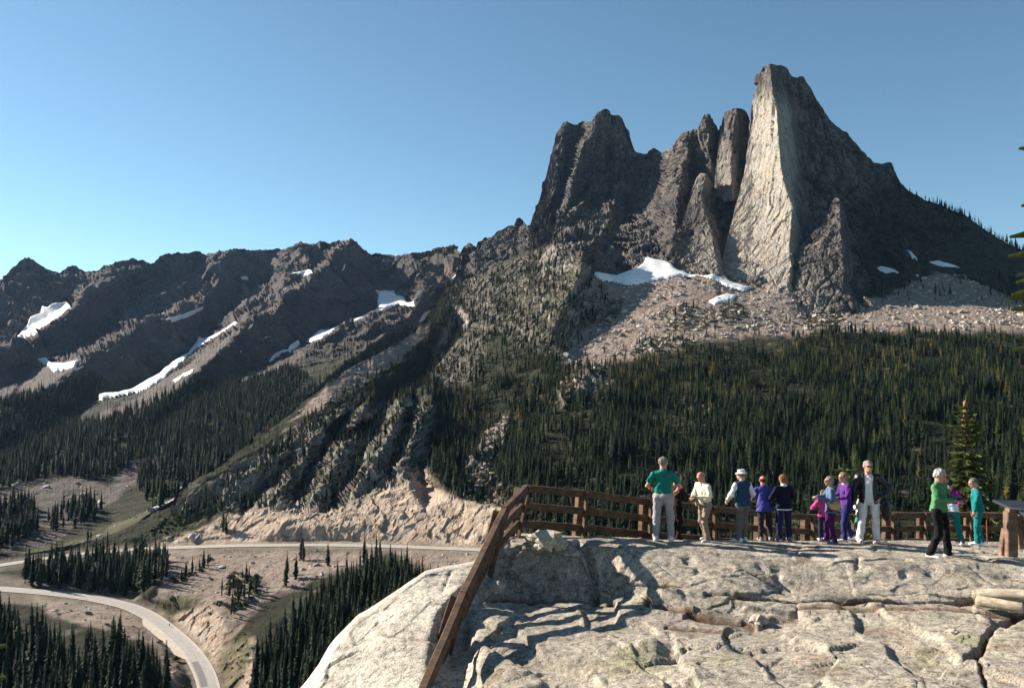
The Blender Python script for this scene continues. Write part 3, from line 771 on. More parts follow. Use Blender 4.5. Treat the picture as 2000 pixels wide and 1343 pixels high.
def terrain_mat(name, s1, s2, bump_d):
    m, t, b = new_mat(name)
    at = nd(t, 'ShaderNodeVertexColor', layer_name='Col')
    f1 = noise_tex(t, s1, 9, 0.72)
    f2 = noise_tex(t, s2, 6, 0.75, vec_scale=(1, 1, .35))
    k = ramp(t, f1, [(0.28, (0.55, 0.55, 0.56)), (0.5, (1, 1, 1)), (0.75, (1.35, 1.33, 1.28))])
    k2 = ramp(t, f2, [(0.3, (0.72, 0.72, 0.72)), (0.7, (1.2, 1.2, 1.2))])
    c = mixc(t, at.outputs[0], k, 1.0, 'MULTIPLY')
    c = mixc(t, c, k2, 1.0, 'MULTIPLY')
    t.links.new(c, b.inputs['Base Color'])
    b.inputs['Roughness'].default_value = 0.95
    b.inputs['Specular IOR Level'].default_value = 0.1
    bump(t, b, f1, 0.85, bump_d)
    b1n = b.inputs['Normal'].links[0].from_node
    nb = nd(t, 'ShaderNodeBump'); setin(nb, Strength=.7, Distance=bump_d * .22)
    t.links.new(f2, nb.inputs['Height']); t.links.new(b1n.outputs[0], nb.inputs['Normal']); t.links.new(nb.outputs[0], b.inputs['Normal'])
    return m
M_TERR = terrain_mat('mountain_rock', 0.11, 0.6, 6.0)
M_FAR = terrain_mat('far_ridge_rock', 0.05, 0.25, 14.0)
mountain = tag(link('mountain', SB.mesh('mountain', [(12, 4), (40, 60), (90, 260), (400, 900)], SB.col, False), M_TERR), kind='structure')
ridge = tag(link('far_ridge', SA.mesh('far_ridge', [(40, 10), (150, 120), (900, 900)], SA.col, False), M_FAR), kind='structure')

# ---------------------------------------------------------------- free-standing faces in front of the massif
def rock_tower(lines, top, bottom, x0, x1, nx, ny, amp, pale, back):
    S = Sheet(lines, jagged(top, 1.8, 2.0, x0 * .37), bottom, x0, x1, nx, ny, soft=1)
    Q = S.P
    g1, k1 = facets(Q / np.array([42.0, 42.0, 110.0]), 21); g2, k2 = facets(Q / np.array([13.0, 13.0, 40.0]), 22); g3, k3 = facets(Q / np.array([4.5, 4.5, 13.0]), 23)
    dd = amp * (11 * g1 + 6.5 * g2 + 2.6 * g3 + 5 * fbm(Q / np.array([50.0, 50.0, 120.0]), 2) - 7 * sstep(.08, 0, k1) - 4 * sstep(.1, 0, k2) - 1.6 * sstep(.12, 0, k3))
    Nn = S.normals(); Nn *= np.sign(np.sum(Nn * -Q, 2, keepdims=True))
    ed = sstep(0, 5, np.arange(S.ny)[::-1, None] * np.ones((1, S.nx)))
    S.P = Q + Nn * (dd * (.2 + .8 * ed))[..., None]
    Q = S.P
    bg_, md_, st_ = fbm(Q / 60.0, 3), fbm(Q / 12.0, 3), fbm(Q / np.array([6.0, 6.0, 80.0]), 4)
    cc = tower_rock(Q, bg_, md_, st_)
    pl = pale(S.PX + 14 * bg_, S.PY + 14 * md_)
    pc = np.array([0.385, 0.345, 0.297]) * (1 + .22 * bg_ + .16 * md_)[..., None]
    pc = col_mix(pc, (0.19, 0.17, 0.157), sstep(.08, .35, st_) * .6)
    pc = col_mix(pc, (0.40, 0.30, 0.22), sstep(.1, .4, fbm(Q / 30.0 + 9, 3)) * .5)
    cc = cc * (1 - pl[..., None]) + pc * pl[..., None]
    return S, tag(link('rock_tower', S.mesh('rock_tower', back, np.clip(cc * .95, .01, .8), False), M_TERR), kind='structure')
def U(pts, k=1.08): return [(x, y, d * k) for x, y, d in pts]
MAIN_TOP = [(1404, 556), (1407, 532), (1413, 500), (1426, 445), (1440, 392), (1455, 330), (1462, 275), (1466, 238), (1468, 208), (1470, 198), (1473, 188), (1477, 170), (1483, 158), (1485, 140), (1492, 130), (1500, 126), (1510, 125), (1520, 127), (1530, 129), (1538, 134), (1543, 146), (1557, 152), (1569, 149), (1575, 160), (1590, 187), (1600, 202)]
S_MAIN, _ = rock_tower([
  U([(1400, 560, 1215), (1407, 532, 1260), (1413, 500, 1330), (1426, 445, 1390), (1440, 392, 1425), (1455, 330, 1455), (1462, 275, 1475), (1467, 235, 1490), (1470, 198, 1475), (1477, 170, 1455), (1484, 148, 1435), (1492, 129, 1420)]),
  U([(1503, 124, 1402), (1509, 175, 1370), (1517, 215, 1342), (1520, 262, 1318), (1526, 330, 1283), (1536, 372, 1263), (1548, 402, 1246), (1546, 432, 1232), (1542, 480, 1200), (1546, 520, 1172), (1540, 560, 1142), (1540, 600, 1105)]),
  U([(1538, 133, 1445), (1552, 200, 1440), (1566, 280, 1425), (1580, 360, 1410), (1592, 430, 1352), (1592, 500, 1268), (1588, 600, 1130)]),
  U([(1570, 148, 1490), (1602, 205, 1520), (1604, 300, 1490), (1604, 430, 1400), (1604, 600, 1180)]),
  U([(1400, 610, 1120), (1470, 610, 1110)])], MAIN_TOP, [(1400, 600), (1610, 600)], 1404, 1600, 190, 330, .27,
  lambda x, y: sstep(1555, 1535, x - (y - 250) * .07) * sstep(165, 215, y), [(14, 6), (30, 60), (60, 300)])
BUT_TOP = [(1304, 545), (1310, 522), (1318, 490), (1330, 445), (1346, 390), (1352, 366), (1362, 345), (1370, 337), (1380, 341), (1390, 353), (1398, 372), (1404, 410), (1408, 460), (1411, 510), (1416, 545)]
def UB(pts): return [(x, y, d * (1.09 + .14 * float(sstep(545, 400, y)))) for x, y, d in pts]
rock_tower([UB([(1304, 548, 1240), (1310, 522, 1262), (1318, 490, 1290), (1330, 445, 1325), (1346, 390, 1345), (1352, 366, 1342), (1362, 345, 1335), (1370, 336, 1330)]),
  UB([(1379, 340, 1312), (1370, 385, 1275), (1376, 412, 1258), (1387, 440, 1240), (1395, 480, 1222), (1402, 530, 1195), (1403, 560, 1170)]),
  UB([(1391, 352, 1360), (1404, 408, 1395), (1409, 460, 1370), (1412, 510, 1300), (1418, 560, 1210)]), UB([(1310, 562, 1205), (1350, 565, 1185)])],
  BUT_TOP, [(1300, 556), (1420, 560)], 1304, 1416, 110, 170, .5, lambda x, y: .55 * sstep(430, 520, y) + .3 * sstep(380, 350, y), [(8, 4), (25, 60), (60, 250)])
PIN_TOP = [(1540, 568), (1546, 540), (1556, 492), (1570, 474), (1600, 441), (1612, 425), (1621, 402), (1626, 391), (1632, 386), (1640, 389), (1648, 403), (1653, 428), (1660, 470), (1668, 520), (1680, 572), (1694, 606)]
rock_tower([U([(1540, 572, 1140), (1546, 540, 1170), (1556, 490, 1205), (1570, 472, 1212), (1600, 440, 1225), (1612, 424, 1230), (1621, 401, 1235), (1630, 385, 1232)]),
  U([(1640, 388, 1212), (1643, 440, 1178), (1646, 500, 1142), (1649, 560, 1102), (1653, 615, 1062)]), U([(1602, 500, 1168), (1597, 560, 1118), (1598, 618, 1070)]), U([(1575, 520, 1165), (1572, 580, 1112), (1570, 618, 1080)]),
  U([(1649, 404, 1270), (1661, 470, 1285), (1670, 530, 1225), (1696, 610, 1100)])],
  PIN_TOP, [(1536, 612), (1600, 622), (1700, 622)], 1540, 1694, 150, 160, .5, lambda x, y: .5 * sstep(480, 600, y) * sstep(1650, 1600, x), [(8, 4), (25, 50), (60, 220)])
T4_TOP = [(1396, 380), (1399, 340), (1402, 290), (1406, 258), (1409, 242), (1413, 224), (1420, 217), (1430, 213), (1440, 211), (1450, 213), (1458, 218), (1464, 230), (1468, 262), (1472, 320), (1476, 380)]
rock_tower([U([(1396, 384, 1500), (1399, 340, 1515), (1402, 290, 1520), (1408, 244, 1515), (1415, 221, 1505)], 1.12), U([(1440, 210, 1462), (1434, 260, 1440), (1428, 300, 1430), (1430, 395, 1425)], 1.12), U([(1463, 228, 1520), (1464, 290, 1525), (1474, 395, 1515)], 1.12)],
  T4_TOP, [(1394, 392), (1480, 392)], 1397, 1475, 80, 110, .45, lambda x, y: .45 * sstep(270, 330, y), [(8, 4), (25, 60), (60, 250)])

# valley floor that closes the place to all sides
def ground_sheet():
    xs = np.linspace(-9000, 9000, 37); ys = np.linspace(-6000, 12000, 37)
    X, Y = np.meshgrid(xs, ys)
    Z = -260 + 30 * fbm(np.stack([X, Y, 0 * X], -1) / 900.0, 3)
    idx = np.arange(37 * 37).reshape(37, 37)
    F = np.stack([idx[:-1, :-1], idx[:-1, 1:], idx[1:, 1:], idx[1:, :-1]], -1).reshape(-1, 4)
    return mesh_from('ground', np.stack([X, Y, Z], -1).reshape(-1, 3), F, True)
tag(link('ground', ground_sheet(), simple_mat('valley_ground', (0.05, 0.055, 0.035), 0.95, 0.4, 0.01)), kind='structure')

# ---------------------------------------------------------------- road
def strip(name, C, Nn, a, b, dz, mat, i0=0, i1=None):
    C, Nn = C[i0:i1], Nn[i0:i1]
    offs = np.linspace(0, 1, 5)
    A = np.asarray(a) * np.ones(len(C)); Bq = np.asarray(b) * np.ones(len(C))
    rows = []
    for o in offs:
        q = C + Nn * (A + (Bq - A) * o)[:, None]
        q = q.copy(); q[:, 2] += dz
        rows.append(q)
    G = np.stack(rows, 1)
    n, m = G.shape[:2]
    idx = np.arange(n * m).reshape(n, m)
    F = np.stack([idx[:-1, :-1], idx[:-1, 1:], idx[1:, 1:], idx[1:, :-1]], -1).reshape(-1, 4)
    return link(name, mesh_from(name, G.reshape(-1, 3), F, True), mat)
def road_mat():
    m, t, b = new_mat('worn_asphalt')
    f = noise_tex(t, 0.35, 5); g = noise_tex(t, 3.0, 4)
    c = ramp(t, f, [(0.3, (0.29, 0.265, 0.25)), (0.7, (0.38, 0.35, 0.33))])
    c = mixc(t, c, ramp(t, g, [(0.3, (0.8, 0.8, 0.8)), (0.7, (1.1, 1.1, 1.1))]), 1.0, 'MULTIPLY')
    t.links.new(c, b.inputs['Base Color'])
    return m
M_ROAD = road_mat()
M_GRAVEL = simple_mat('roadside_gravel', (0.42, 0.36, 0.30), 0.95, 0.2, 0.6)
M_PATCH = simple_mat('fresh_asphalt_patch', (0.16, 0.145, 0.15), 0.9, 0.2, 0.8)
M_LINE = simple_mat('worn_white_paint', (0.42, 0.40, 0.37), 0.8, 0.2, 2.0)
M_YEL = simple_mat('worn_yellow_paint', (0.31, 0.27, 0.19), 0.8, 0.2, 2.0)
for nm, C, Nn in (('upper', UP_C, UP_N), ('lower', LO_C, LO_N)):
    s = 1 if nm == 'upper' else -1
    sh = tag(strip('road_shoulder', C, Nn, -4.9, 4.9, 0.30, M_GRAVEL), kind='structure')
    rd = tag(strip('road', C, Nn, -3.7, 3.7, 0.36, M_ROAD), kind='structure')
    tag(strip('road_edge_line', C, Nn, -3.4, -3.25, 0.42, M_LINE), kind='structure')
    tag(strip('road_edge_line', C, Nn, 3.25, 3.4, 0.42, M_LINE), kind='structure')
    tag(strip('road_centre_line', C, Nn, -0.22, 0.22, 0.42, M_YEL), kind='structure')

# gravel pull-out on the bend and a patch of newer asphalt
kk = np.linspace(0, 1, 110); ux, uy = unproject(LO_C)
i0 = int(np.argmin(np.abs(ux - 296) + np.abs(uy - 1205))); i1 = int(np.argmin(np.abs(ux - 385) + np.abs(uy - 1290)))
sgn = 1.0 if unproject(LO_C[i0 + 3] + LO_N[i0 + 3] * 6)[0] < ux[i0 + 3] else -1.0
w_ = np.sin(np.linspace(0, math.pi, i1 - i0)) ** .7 * 7.5
tag(strip('road_pullout', LO_C, LO_N, np.full(i1 - i0, 3.3 * sgn), (3.8 + w_) * sgn, .37, M_GRAVEL, i0, i1), kind='structure')
j0 = int(np.argmin(np.abs(ux - 388) + np.abs(uy - 1290)))
tag(strip('road_patch', LO_C, LO_N, .2 * sgn, 3.6 * sgn, .40, M_PATCH, j0, j0 + 10), kind='structure')
# ================================================================== SNOW
def snow_mat():
    m, t, b = new_mat('old_snow')
    f = noise_tex(t, 0.045, 8, .7)
    t.links.new(ramp(t, f, [(0.28, (0.40, 0.38, 0.36)), (0.42, (0.66, 0.65, 0.64)), (0.65, (0.80, 0.80, 0.80))]), b.inputs['Base Color'])
    b.inputs['Roughness'].default_value = 0.6
    bump(t, b, noise_tex(t, 0.25, 4), 0.25, 0.8)
    return m
M_SNOW = snow_mat()
def snow_patch(sheet, poly, thick, label):
    poly = np.array(poly, float)
    cen = poly.mean(0)
    lo, hi_ = poly.min(0) - 3, poly.max(0) + 3
    st = max(.9, (hi_ - lo).max() / 170)
    xs = np.arange(lo[0], hi_[0] + st, st); ys = np.arange(lo[1], hi_[1] + st, st)
    X, Y = np.meshgrid(xs, ys)
    jx = 2.0 * fbm(np.stack([X / 14, Y / 14, 0 * X + lo[0]], -1), 3); jy = 1.5 * fbm(np.stack([X / 14, Y / 14, 0 * X + 40 + lo[1]], -1), 3)
    ins = inside(poly, X + jx, Y + jy)
    e = np.minimum(dist_line([tuple(p) for p in poly] + [tuple(poly[0])], X + jx, Y + jy) / 4.0, 1.0)
    G = sheet.at(X, Y)
    S = np.stack([blur(G[..., k], 3, 2) for k in range(3)], -1)
    d = np.linalg.norm(S, axis=2, keepdims=True)
    up = -S / d * 0.75 + np.array([0, 0, 0.66])
    S = S + up * (thick * (1.6 if sheet is SA else 1.2) * (1.75 * np.sqrt(e) - .6))[..., None]
    idx = -np.ones(X.shape, int); idx[ins] = np.arange(ins.sum())
    q = np.stack([idx[:-1, :-1], idx[:-1, 1:], idx[1:, 1:], idx[1:, :-1]], -1).reshape(-1, 4)
    q = q[(q >= 0).all(1)]
    if len(q) < 2: return None
    top = S[ins]
    o = link('snow_patch', mesh_from('snow_patch', top, q, True), M_SNOW)
    return tag(o, label, 'snow patch', 'old snow patches on the mountains')
for sh_, poly_, th_, lab_ in SNOW: snow_patch(SB if sh_ == 'B' else SA, poly_, th_, lab_)

# ================================================================== TREES
def conifer(seed, levels, per, width, base=0.06, shape=0.85, droop=0.45, sub=1):
    r = random.Random(seed)
    cv, cf, tv, tf = [], [], [], []
    n = 6
    segs = 5
    bend = (r.uniform(-.012, .012), r.uniform(-.012, .012))
    def axis(h): return (bend[0] * math.sin(h * 3), bend[1] * math.sin(h * 2.3))
    for k in range(segs + 1):
        h = k / segs
        rad = 0.0125 * (1 - h) + 0.0012
        ax = axis(h)
        for j in range(n):
            a = 2 * math.pi * j / n
            tv.append((ax[0] + rad * math.cos(a), ax[1] + rad * math.sin(a), h - (0.03 if k == 0 else 0)))
    for k in range(segs):
        for j in range(n):
            tf.append((k * n + j, k * n + (j + 1) % n, (k + 1) * n + (j + 1) % n, (k + 1) * n + j))
    gap = [r.uniform(.55, 1.2) for _ in range(12)]
    for k in range(levels):
        h = base + (0.985 - base) * (k / (levels - 1)) ** 0.93
        R = width * (1 - h) ** shape * (0.75 + 0.5 * r.random()) + 0.008
        if h < base + 0.12: R *= 0.65
        ax = axis(h)
        a0 = r.random() * 6.28
        for j in range(per):
            a = a0 + 6.283 * (j + r.uniform(-.3, .3)) / per
            L = R * r.uniform(.6, 1.2) * gap[int((a % 6.283) / 6.283 * 12) % 12]
            if r.random() < 0.08: continue
            ca, sa = math.cos(a), math.sin(a)
            dz = -L * droop * r.uniform(.6, 1.5)
            for q in range(sub):
                hh = h - q * 0.35 * (1 - base) / levels
                LL = L * (1 - 0.25 * q)
                wd = LL * r.uniform(.26, .42)
                b = len(cv)
                cv.append((ax[0], ax[1], hh + 0.012))
                m = 0.62
                cv.append((ax[0] + ca * LL * m - sa * wd, ax[1] + sa * LL * m + ca * wd, hh + dz * m - LL * .16))
                cv.append((ax[0] + ca * LL * .78, ax[1] + sa * LL * .78, hh + dz * .62 + LL * .03))
                cv.append((ax[0] + ca * LL * m + sa * wd, ax[1] + sa * LL * m - ca * wd, hh + dz * m - LL * .16))
                cv.append((ax[0] + ca * LL * 1.05, ax[1] + sa * LL * 1.05, hh + dz))
                cf += [(b, b + 1, b + 2), (b, b + 2, b + 3), (b + 1, b + 4, b + 2), (b + 2, b + 4, b + 3)]
    b = len(cv)
    ax = axis(1.0)
    cv += [(ax[0] - .004, ax[1], .95), (ax[0] + .004, ax[1], .95), (ax[0], ax[1] + .004, .95), (ax[0], ax[1], 1.02)]
    cf += [(b, b + 1, b + 3), (b + 1, b + 2, b + 3), (b + 2, b, b + 3)]
    return tv, tf, cv, cf
def leaf_mat(name, stops, trans=0.12):
    m, t, b = new_mat(name)
    oi = nd(t, 'ShaderNodeObjectInfo')
    c = ramp(t, oi.outputs['Random'], stops)
    f = noise_tex(t, 9.0, 3)
    c = mixc(t, c, ramp(t, f, [(0.3, (0.6, 0.6, 0.6)), (0.7, (1.4, 1.4, 1.35))]), 1.0, 'MULTIPLY')
    t.links.new(c, b.inputs['Base Color'])
    b.inputs['Roughness'].default_value = 0.8
    b.inputs['Specular IOR Level'].default_value = 0.15
    if trans:
        tr = nd(t, 'ShaderNodeBsdfTranslucent')
        t.links.new(c, tr.inputs[0])
        mx = nd(t, 'ShaderNodeMixShader')
        mx.inputs[0].default_value = trans
        t.links.new(b.outputs[0], mx.inputs[1]); t.links.new(tr.outputs[0], mx.inputs[2])
        t.links.new(mx.outputs[0], t.nodes['Material Output'].inputs['Surface'])
    return m
M_FIR = leaf_mat('fir_needles', [(0.0, (0.007, 0.015, 0.008)), (0.6, (0.014, 0.027, 0.011)), (0.9, (0.032, 0.050, 0.016)), (1.0, (0.062, 0.068, 0.022))])
M_LARCH = leaf_mat('larch_needles', [(0.0, (0.050, 0.072, 0.022)), (0.55, (0.10, 0.115, 0.03)), (0.94, (0.22, 0.17, 0.04)), (1.0, (0.32, 0.15, 0.035))], 0.3)
M_BARK = simple_mat('grey_bark', (0.13, 0.105, 0.085), 0.95, 0.35, 6.0)
CON = [conifer(11 + k, 30, 8, w, base=bs, droop=dr, sub=2) for k, (w, bs, dr) in enumerate([(.125, .08, .5), (.10, .12, .6), (.155, .04, .35), (.115, .18, .55)])]
LAR = [conifer(41 + k, 20, 7, w, base=.14, droop=.12, shape=.7) for k, w in enumerate([.12, .095])]
def tree_meshes(spec, name, leaf):
    tv, tf, cv, cf = spec
    tm = mesh_from(name + '_trunk', tv, tf, True); tm.materials.append(M_BARK)
    cm = mesh_from(name + '_crown', cv, cf, False); cm.materials.append(leaf)
    both = mesh_from(name, list(cv) + list(tv), list(cf) + [tuple(i + len(cv) for i in f) for f in tf])
    both.materials.append(leaf); both.materials.append(M_BARK)
    mi = np.zeros(len(both.polygons), np.int32); mi[len(cf):] = 1
    both.polygons.foreach_set('material_index', mi)
    return tm, cm, both
CON_M = [tree_meshes(s, 'conifer', M_FIR) for s in CON]
LAR_M = [tree_meshes(s, 'larch', M_LARCH) for s in LAR]

def areas(S):
    P = S.P
    a = np.cross(P[:-1, 1:] - P[:-1, :-1], P[1:, :-1] - P[:-1, :-1])
    return np.linalg.norm(a, axis=2)
def scatter(S, polys, dens, xlim=(-60, 2060), clump=None, noisesc=25.0, maxslope=None, warp=8):
    """points on a sheet, dens per square metre inside the traced outlines"""
    if not hasattr(S, 'cache'):
        Pm = S.P[:-1, :-1]
        S.cache = (areas(S), Pm, fbm(Pm / 30, 2), fbm(Pm / 30 + 11, 2), np.abs(S.normals()[:-1, :-1, 2]))
    A, Pm, w1, w2, nz = S.cache
    X, Y = S.PX[:-1, :-1], S.PY[:-1, :-1]
    allp = np.concatenate([np.asarray(p, float) for p in polys])
    box = (X > max(xlim[0], allp[:, 0].min() - 20)) & (X < min(xlim[1], allp[:, 0].max() + 20)) & (Y > allp[:, 1].min() - 20) & (Y < allp[:, 1].max() + 20)
    r, c = np.nonzero(box)
    ok = any_in(polys, X[r, c] + warp * w1[r, c], Y[r, c] + warp * w2[r, c])
    r, c = r[ok], c[ok]
    lam = A[r, c] * dens
    if clump is not None:
        lam = lam * sstep(clump[0], clump[1], fbm(Pm[r, c] / noisesc + 77, 3))
    if maxslope is not None:
        lam = lam * sstep(maxslope - .12, maxslope + .12, nz[r, c])
    lam = np.minimum(lam, 3)
    k = rng.poisson(lam)
    r, c = np.repeat(r, k), np.repeat(c, k)
    fr, fc = rng.random(len(r))[:, None], rng.random(len(r))[:, None]
    P = S.P
    p = P[r, c] * (1 - fr) * (1 - fc) + P[r, c + 1] * (1 - fr) * fc + P[r + 1, c] * fr * (1 - fc) + P[r + 1, c + 1] * fr * fc
    return p
def drop_near_roads(p, d=11.0):
    keep = np.ones(len(p), bool)
    for C in (UP_C, LO_C):
        for ch in np.array_split(np.arange(len(p)), max(1, len(p) // 4000)):
            q = p[ch, None, :2] - C[None, :, :2]
            keep[ch] &= (np.sqrt((q ** 2).sum(2)).min(1) > d)
    return p[keep]
STANDS = {
 'below_road': [[(490, 1370), (505, 1310), (560, 1245), (620, 1195), (690, 1150), (735, 1120), (790, 1145), (850, 1180), (900, 1180), (1000, 1160), (1000, 1500), (490, 1500)]],
 'between': [[(20, 1147), (60, 1120), (170, 1105), (320, 1095), (328, 1120), (318, 1145), (290, 1180), (250, 1172), (180, 1160), (100, 1152)]],
 'lower_left': [[(-250, 1220), (0, 1235), (60, 1265), (120, 1300), (190, 1310), (230, 1285), (290, 1300), (318, 1330), (328, 1365), (325, 1500), (-250, 1500)]],
 'clump': [[(335, 1140), (370, 1118), (410, 1100), (405, 1112), (360, 1140)], [(430, 1160), (470, 1130), (505, 1135), (500, 1170), (460, 1215), (440, 1200)]],
}
F_RIGHT = [[(1115, 722), (1250, 708), (1400, 690), (1520, 690), (1560, 668), (1640, 650), (2000, 660), (2260, 705), (2260, 1290), (1000, 1290), (985, 990), (900, 965), (845, 930), (855, 850), (875, 775), (930, 745), (1000, 725), (1060, 700)]]
OPEN_R = [[(1090, 765), (1115, 732), (1170, 730), (1200, 745), (1180, 772), (1110, 785)], [(1330, 795), (1380, 790), (1390, 815), (1345, 815)], [(995, 815), (955, 838), (905, 905), (880, 965), (985, 985), (960, 900), (985, 860), (1020, 840)]]
F_SPUR = [[(330, 1010), (430, 960), (560, 850), (660, 770), (760, 720), (830, 665), (880, 575), (960, 530), (1090, 480), (1150, 530), (1200, 590), (1110, 690), (1060, 700), (930, 745), (875, 775), (855, 850), (835, 925), (740, 945), (640, 985), (560, 975), (430, 1010)]]
def hpx(p, h): return h * FPX / p[:, 1]
pts = {}
pts['below_road'] = drop_near_roads(scatter(SB, STANDS['below_road'], 0.062, (-60, 1000), warp=3))
pts['between'] = drop_near_roads(scatter(SB, STANDS['between'], 0.05, warp=2), 9)
pts['lower_left'] = drop_near_roads(scatter(SB, STANDS['lower_left'], 0.045, (-80, 420), clump=(-0.5, -0.1), warp=4), 16)
pts['clump'] = drop_near_roads(scatter(SB, STANDS['clump'], 0.035, warp=3), 9)
fr_ = scatter(SB, F_RIGHT, 0.062, (-60, 2060), clump=(-0.34, 0.06), noisesc=24.0, warp=26)
qx, qy = unproject(fr_)
op = any_in(OPEN_R, qx, qy)
fr_ = fr_[~op | (rng.random(len(fr_)) < 0.12)]
sp_ = scatter(SB, F_SPUR, 0.022, clump=(-0.25, 0.2), noisesc=18.0, maxslope=0.45)
fl_ = scatter(SB, [[(1665, 470), (1740, 370), (1900, 450), (2060, 530), (2060, 590), (1880, 540), (1760, 530)]], 0.0035, clump=(-.2, .3))
qx, qy = unproject(sp_)
sp_ = sp_[~any_in(CLIFFS[1:2], qx, qy) | (rng.random(len(sp_)) < .35)]
fa_ = scatter(SA, FOREST_A + [[(560, 790), (700, 700), (800, 640), (790, 690), (690, 765), (580, 850), (500, 880)]], 0.026, clump=(-0.4, 0.05), noisesc=40.0)  # last outline: trees added on the gully ramp so it reads as shaded
ta_ = scatter(SA, THIN_A, 0.0012, clump=(0.0, 0.3), noisesc=60.0, maxslope=0.6)
rs_ = scatter(SB, [[(1860, 545), (1890, 515), (2060, 560), (2060, 640), (1960, 610), (1900, 590)], [(1700, 560), (1800, 545), (1860, 560), (1860, 590), (1720, 592)]], 0.004, warp=6)
sc_ = scatter(SB, [[(1110, 705), (1280, 660), (1330, 600), (1440, 590), (1480, 625), (1600, 635), (1600, 690), (1110, 722)]], 0.0035, warp=6)
sk_ = []
for x in np.concatenate([np.arange(1768, 2060, 4.0), rng.uniform(1800, 2060, 70)]):
    y = np.interp(x, [a for a, b in CREST_B], [b for a, b in CREST_B])
    if rng.random() < np.interp(x, [1760, 1850, 2000], [.35, .6, .95]):
        sk_.append(SB.at(x, y + rng.uniform(0.3, 5)))
sk_ = np.array(sk_)
SPECIAL = np.array([SB.at(x, y) for x, y in [(435, 1035), (441, 1040), (560, 1122), (589, 1093), (592, 1096), (712, 1105), (735, 1106), (742, 1108), (170, 1062), (177, 1058), (209, 1072), (558, 1145), (578, 1130), (640, 1105)]])
# kinds: conifer or larch, height
def heights(n, lo, hi_): return rng.uniform(lo, hi_, n) * rng.choice([1, 1, .8, 1.15], n)
conifers, larches = [], []            # (point, height, stand)
def add(p, lo, hi_, larch, stand):
    h = heights(len(p), lo, hi_)
    L = rng.random(len(p)) < larch
    conifers.extend((q, a, stand) for q, a in zip(p[~L], h[~L])); larches.extend((q, a * .85, stand) for q, a in zip(p[L], h[L]))
add(pts['below_road'], 11, 21, 0.0, 'below_road')
add(pts['between'], 12, 20, 0.0, 'between')
add(pts['lower_left'], 12, 22, 0.03, 'lower_left')
add(pts['clump'], 6, 12, 0.0, 'clump')
add(SPECIAL, 13, 20, 0.0, 'lone')
up_ = unproject(fr_)[1]
zone = sstep(900, 740, up_ + 0.10 * (unproject(fr_)[0] - 1200))
pick = rng.random(len(fr_)) < 0.04 + 0.5 * zone * sstep(-0.2, 0.3, fbm(fr_ / 60.0, 2))
hh = (4.0 + 15.5 * rng.random(len(fr_)) ** 1.1) * (1 - 0.2 * zone) * (1 + .45 * np.clip(fbm(fr_ / 40.0 + 2, 2) * 2, -1, 1))
conifers.extend((q, a, 'slope') for q, a in zip(fr_[~pick], hh[~pick])); larches.extend((q, a, 'slope') for q, a in zip(fr_[pick], hh[pick]))
add(sp_, 7, 16, 0.26, 'spur'); add(fa_, 12, 22, 0.12, 'valley'); add(ta_, 8, 14, 0.5, 'valley')
add(rs_, 8, 16, 0.4, 'spur'); add(fl_, 5, 12, 0.05, 'skyline'); add(sc_, 8, 16, 0.5, 'spur'); add(sk_, 9, 19, 0.0, 'skyline')

LABELS = {
 'below_road': ('dark narrow fir in the dense stand below the upper road', 'firs in the stand below the upper road'),
 'between': ('tall dark fir in the stand between the two road legs', 'firs in the stand between the road legs'),
 'lower_left': ('dark fir in the wood below the lower road bend', 'firs in the wood below the lower road'),
 'clump': ('short dark fir in a clump on the open scree', 'short firs clumped on the open scree'),
 'lone': ('lone dark fir standing by itself near the upper road', 'lone firs near the upper road'),
 'slope': ('dark fir on the wooded slope below the rock towers', 'firs on the wooded slope below the towers'),
 'spur': ('dark fir on the rocky spur below the first tower', 'firs on the rocky spur'),
 'valley': ('dark fir on the far valley side under the snowy ridge', 'firs on the far valley side'),
 'skyline': ('small dark fir on the right ridge and its shaded flank', 'firs on the right ridge'),
}
LAR_LABELS = {
 'slope': ('yellowing larch on the wooded slope below the rock towers', 'larches on the wooded slope'),
 'spur': ('golden larch among the rocks of the spur', 'larches among the rocks'),
 'valley': ('golden larch on the far valley side', 'larches on the far valley side'),
 'lower_left': ('yellow green larch in the wood below the lower road bend', 'larches below the lower road'),
}
def in_view(q, h):
    x, y = unproject(np.asarray(q)); 
    return -10 < x < 2010 and y < 1380 and not (x > 640 and y > 1120 + (x < 930) * (930 - x) * .75) and not (x > 1000 and y > 1050)
def individuals(lst, nmax, meshes, labels, name, cat):
    sc = np.array([h / q[1] if in_view(q, h) else 0 for q, h, _ in lst])
    order = np.argsort(-sc)
    chosen = set(order[:nmax].tolist())
    rest = [lst[i] for i in range(len(lst)) if i not in chosen]
    hs = {}
    for i in order[:nmax]: hs.setdefault(lst[i][2], []).append(lst[i][1])
    for i in order[:nmax]:
        q, h, st = lst[i]
        e = empty(name, tuple(map(float, q)), random.random() * 6.28)
        wscale = random.uniform(.85, 1.25)
        e.scale = (h * wscale, h * wscale, h)
        lab, grp = labels.get(st, list(labels.values())[0])
        k = random.randrange(len(meshes))
        lo3, hi3 = np.quantile(hs[st], [.33, .67])
        size = 'short' if h < lo3 else ('tall' if h > hi3 else 'middling')
        build = (['full', 'slender', 'broad', 'bare-stemmed'] if len(meshes) == 4 else ['full', 'slender'])[k]
        for w_ in ('tall ', 'short ', 'narrow '): lab = lab.replace(w_, '', 1) if lab.startswith(w_) or w_ == 'narrow ' else lab
        tag(e, size + ' ' + build + ' ' + lab, cat, grp)
        link('trunk', meshes[k][0], None, e); link('crown', meshes[k][1], None, e)
    return rest
con_rest = individuals(conifers, 300, CON_M, LABELS, 'conifer_tree', 'conifer')
lar_rest = individuals(larches, 150, LAR_M, LAR_LABELS, 'larch_tree', 'larch')

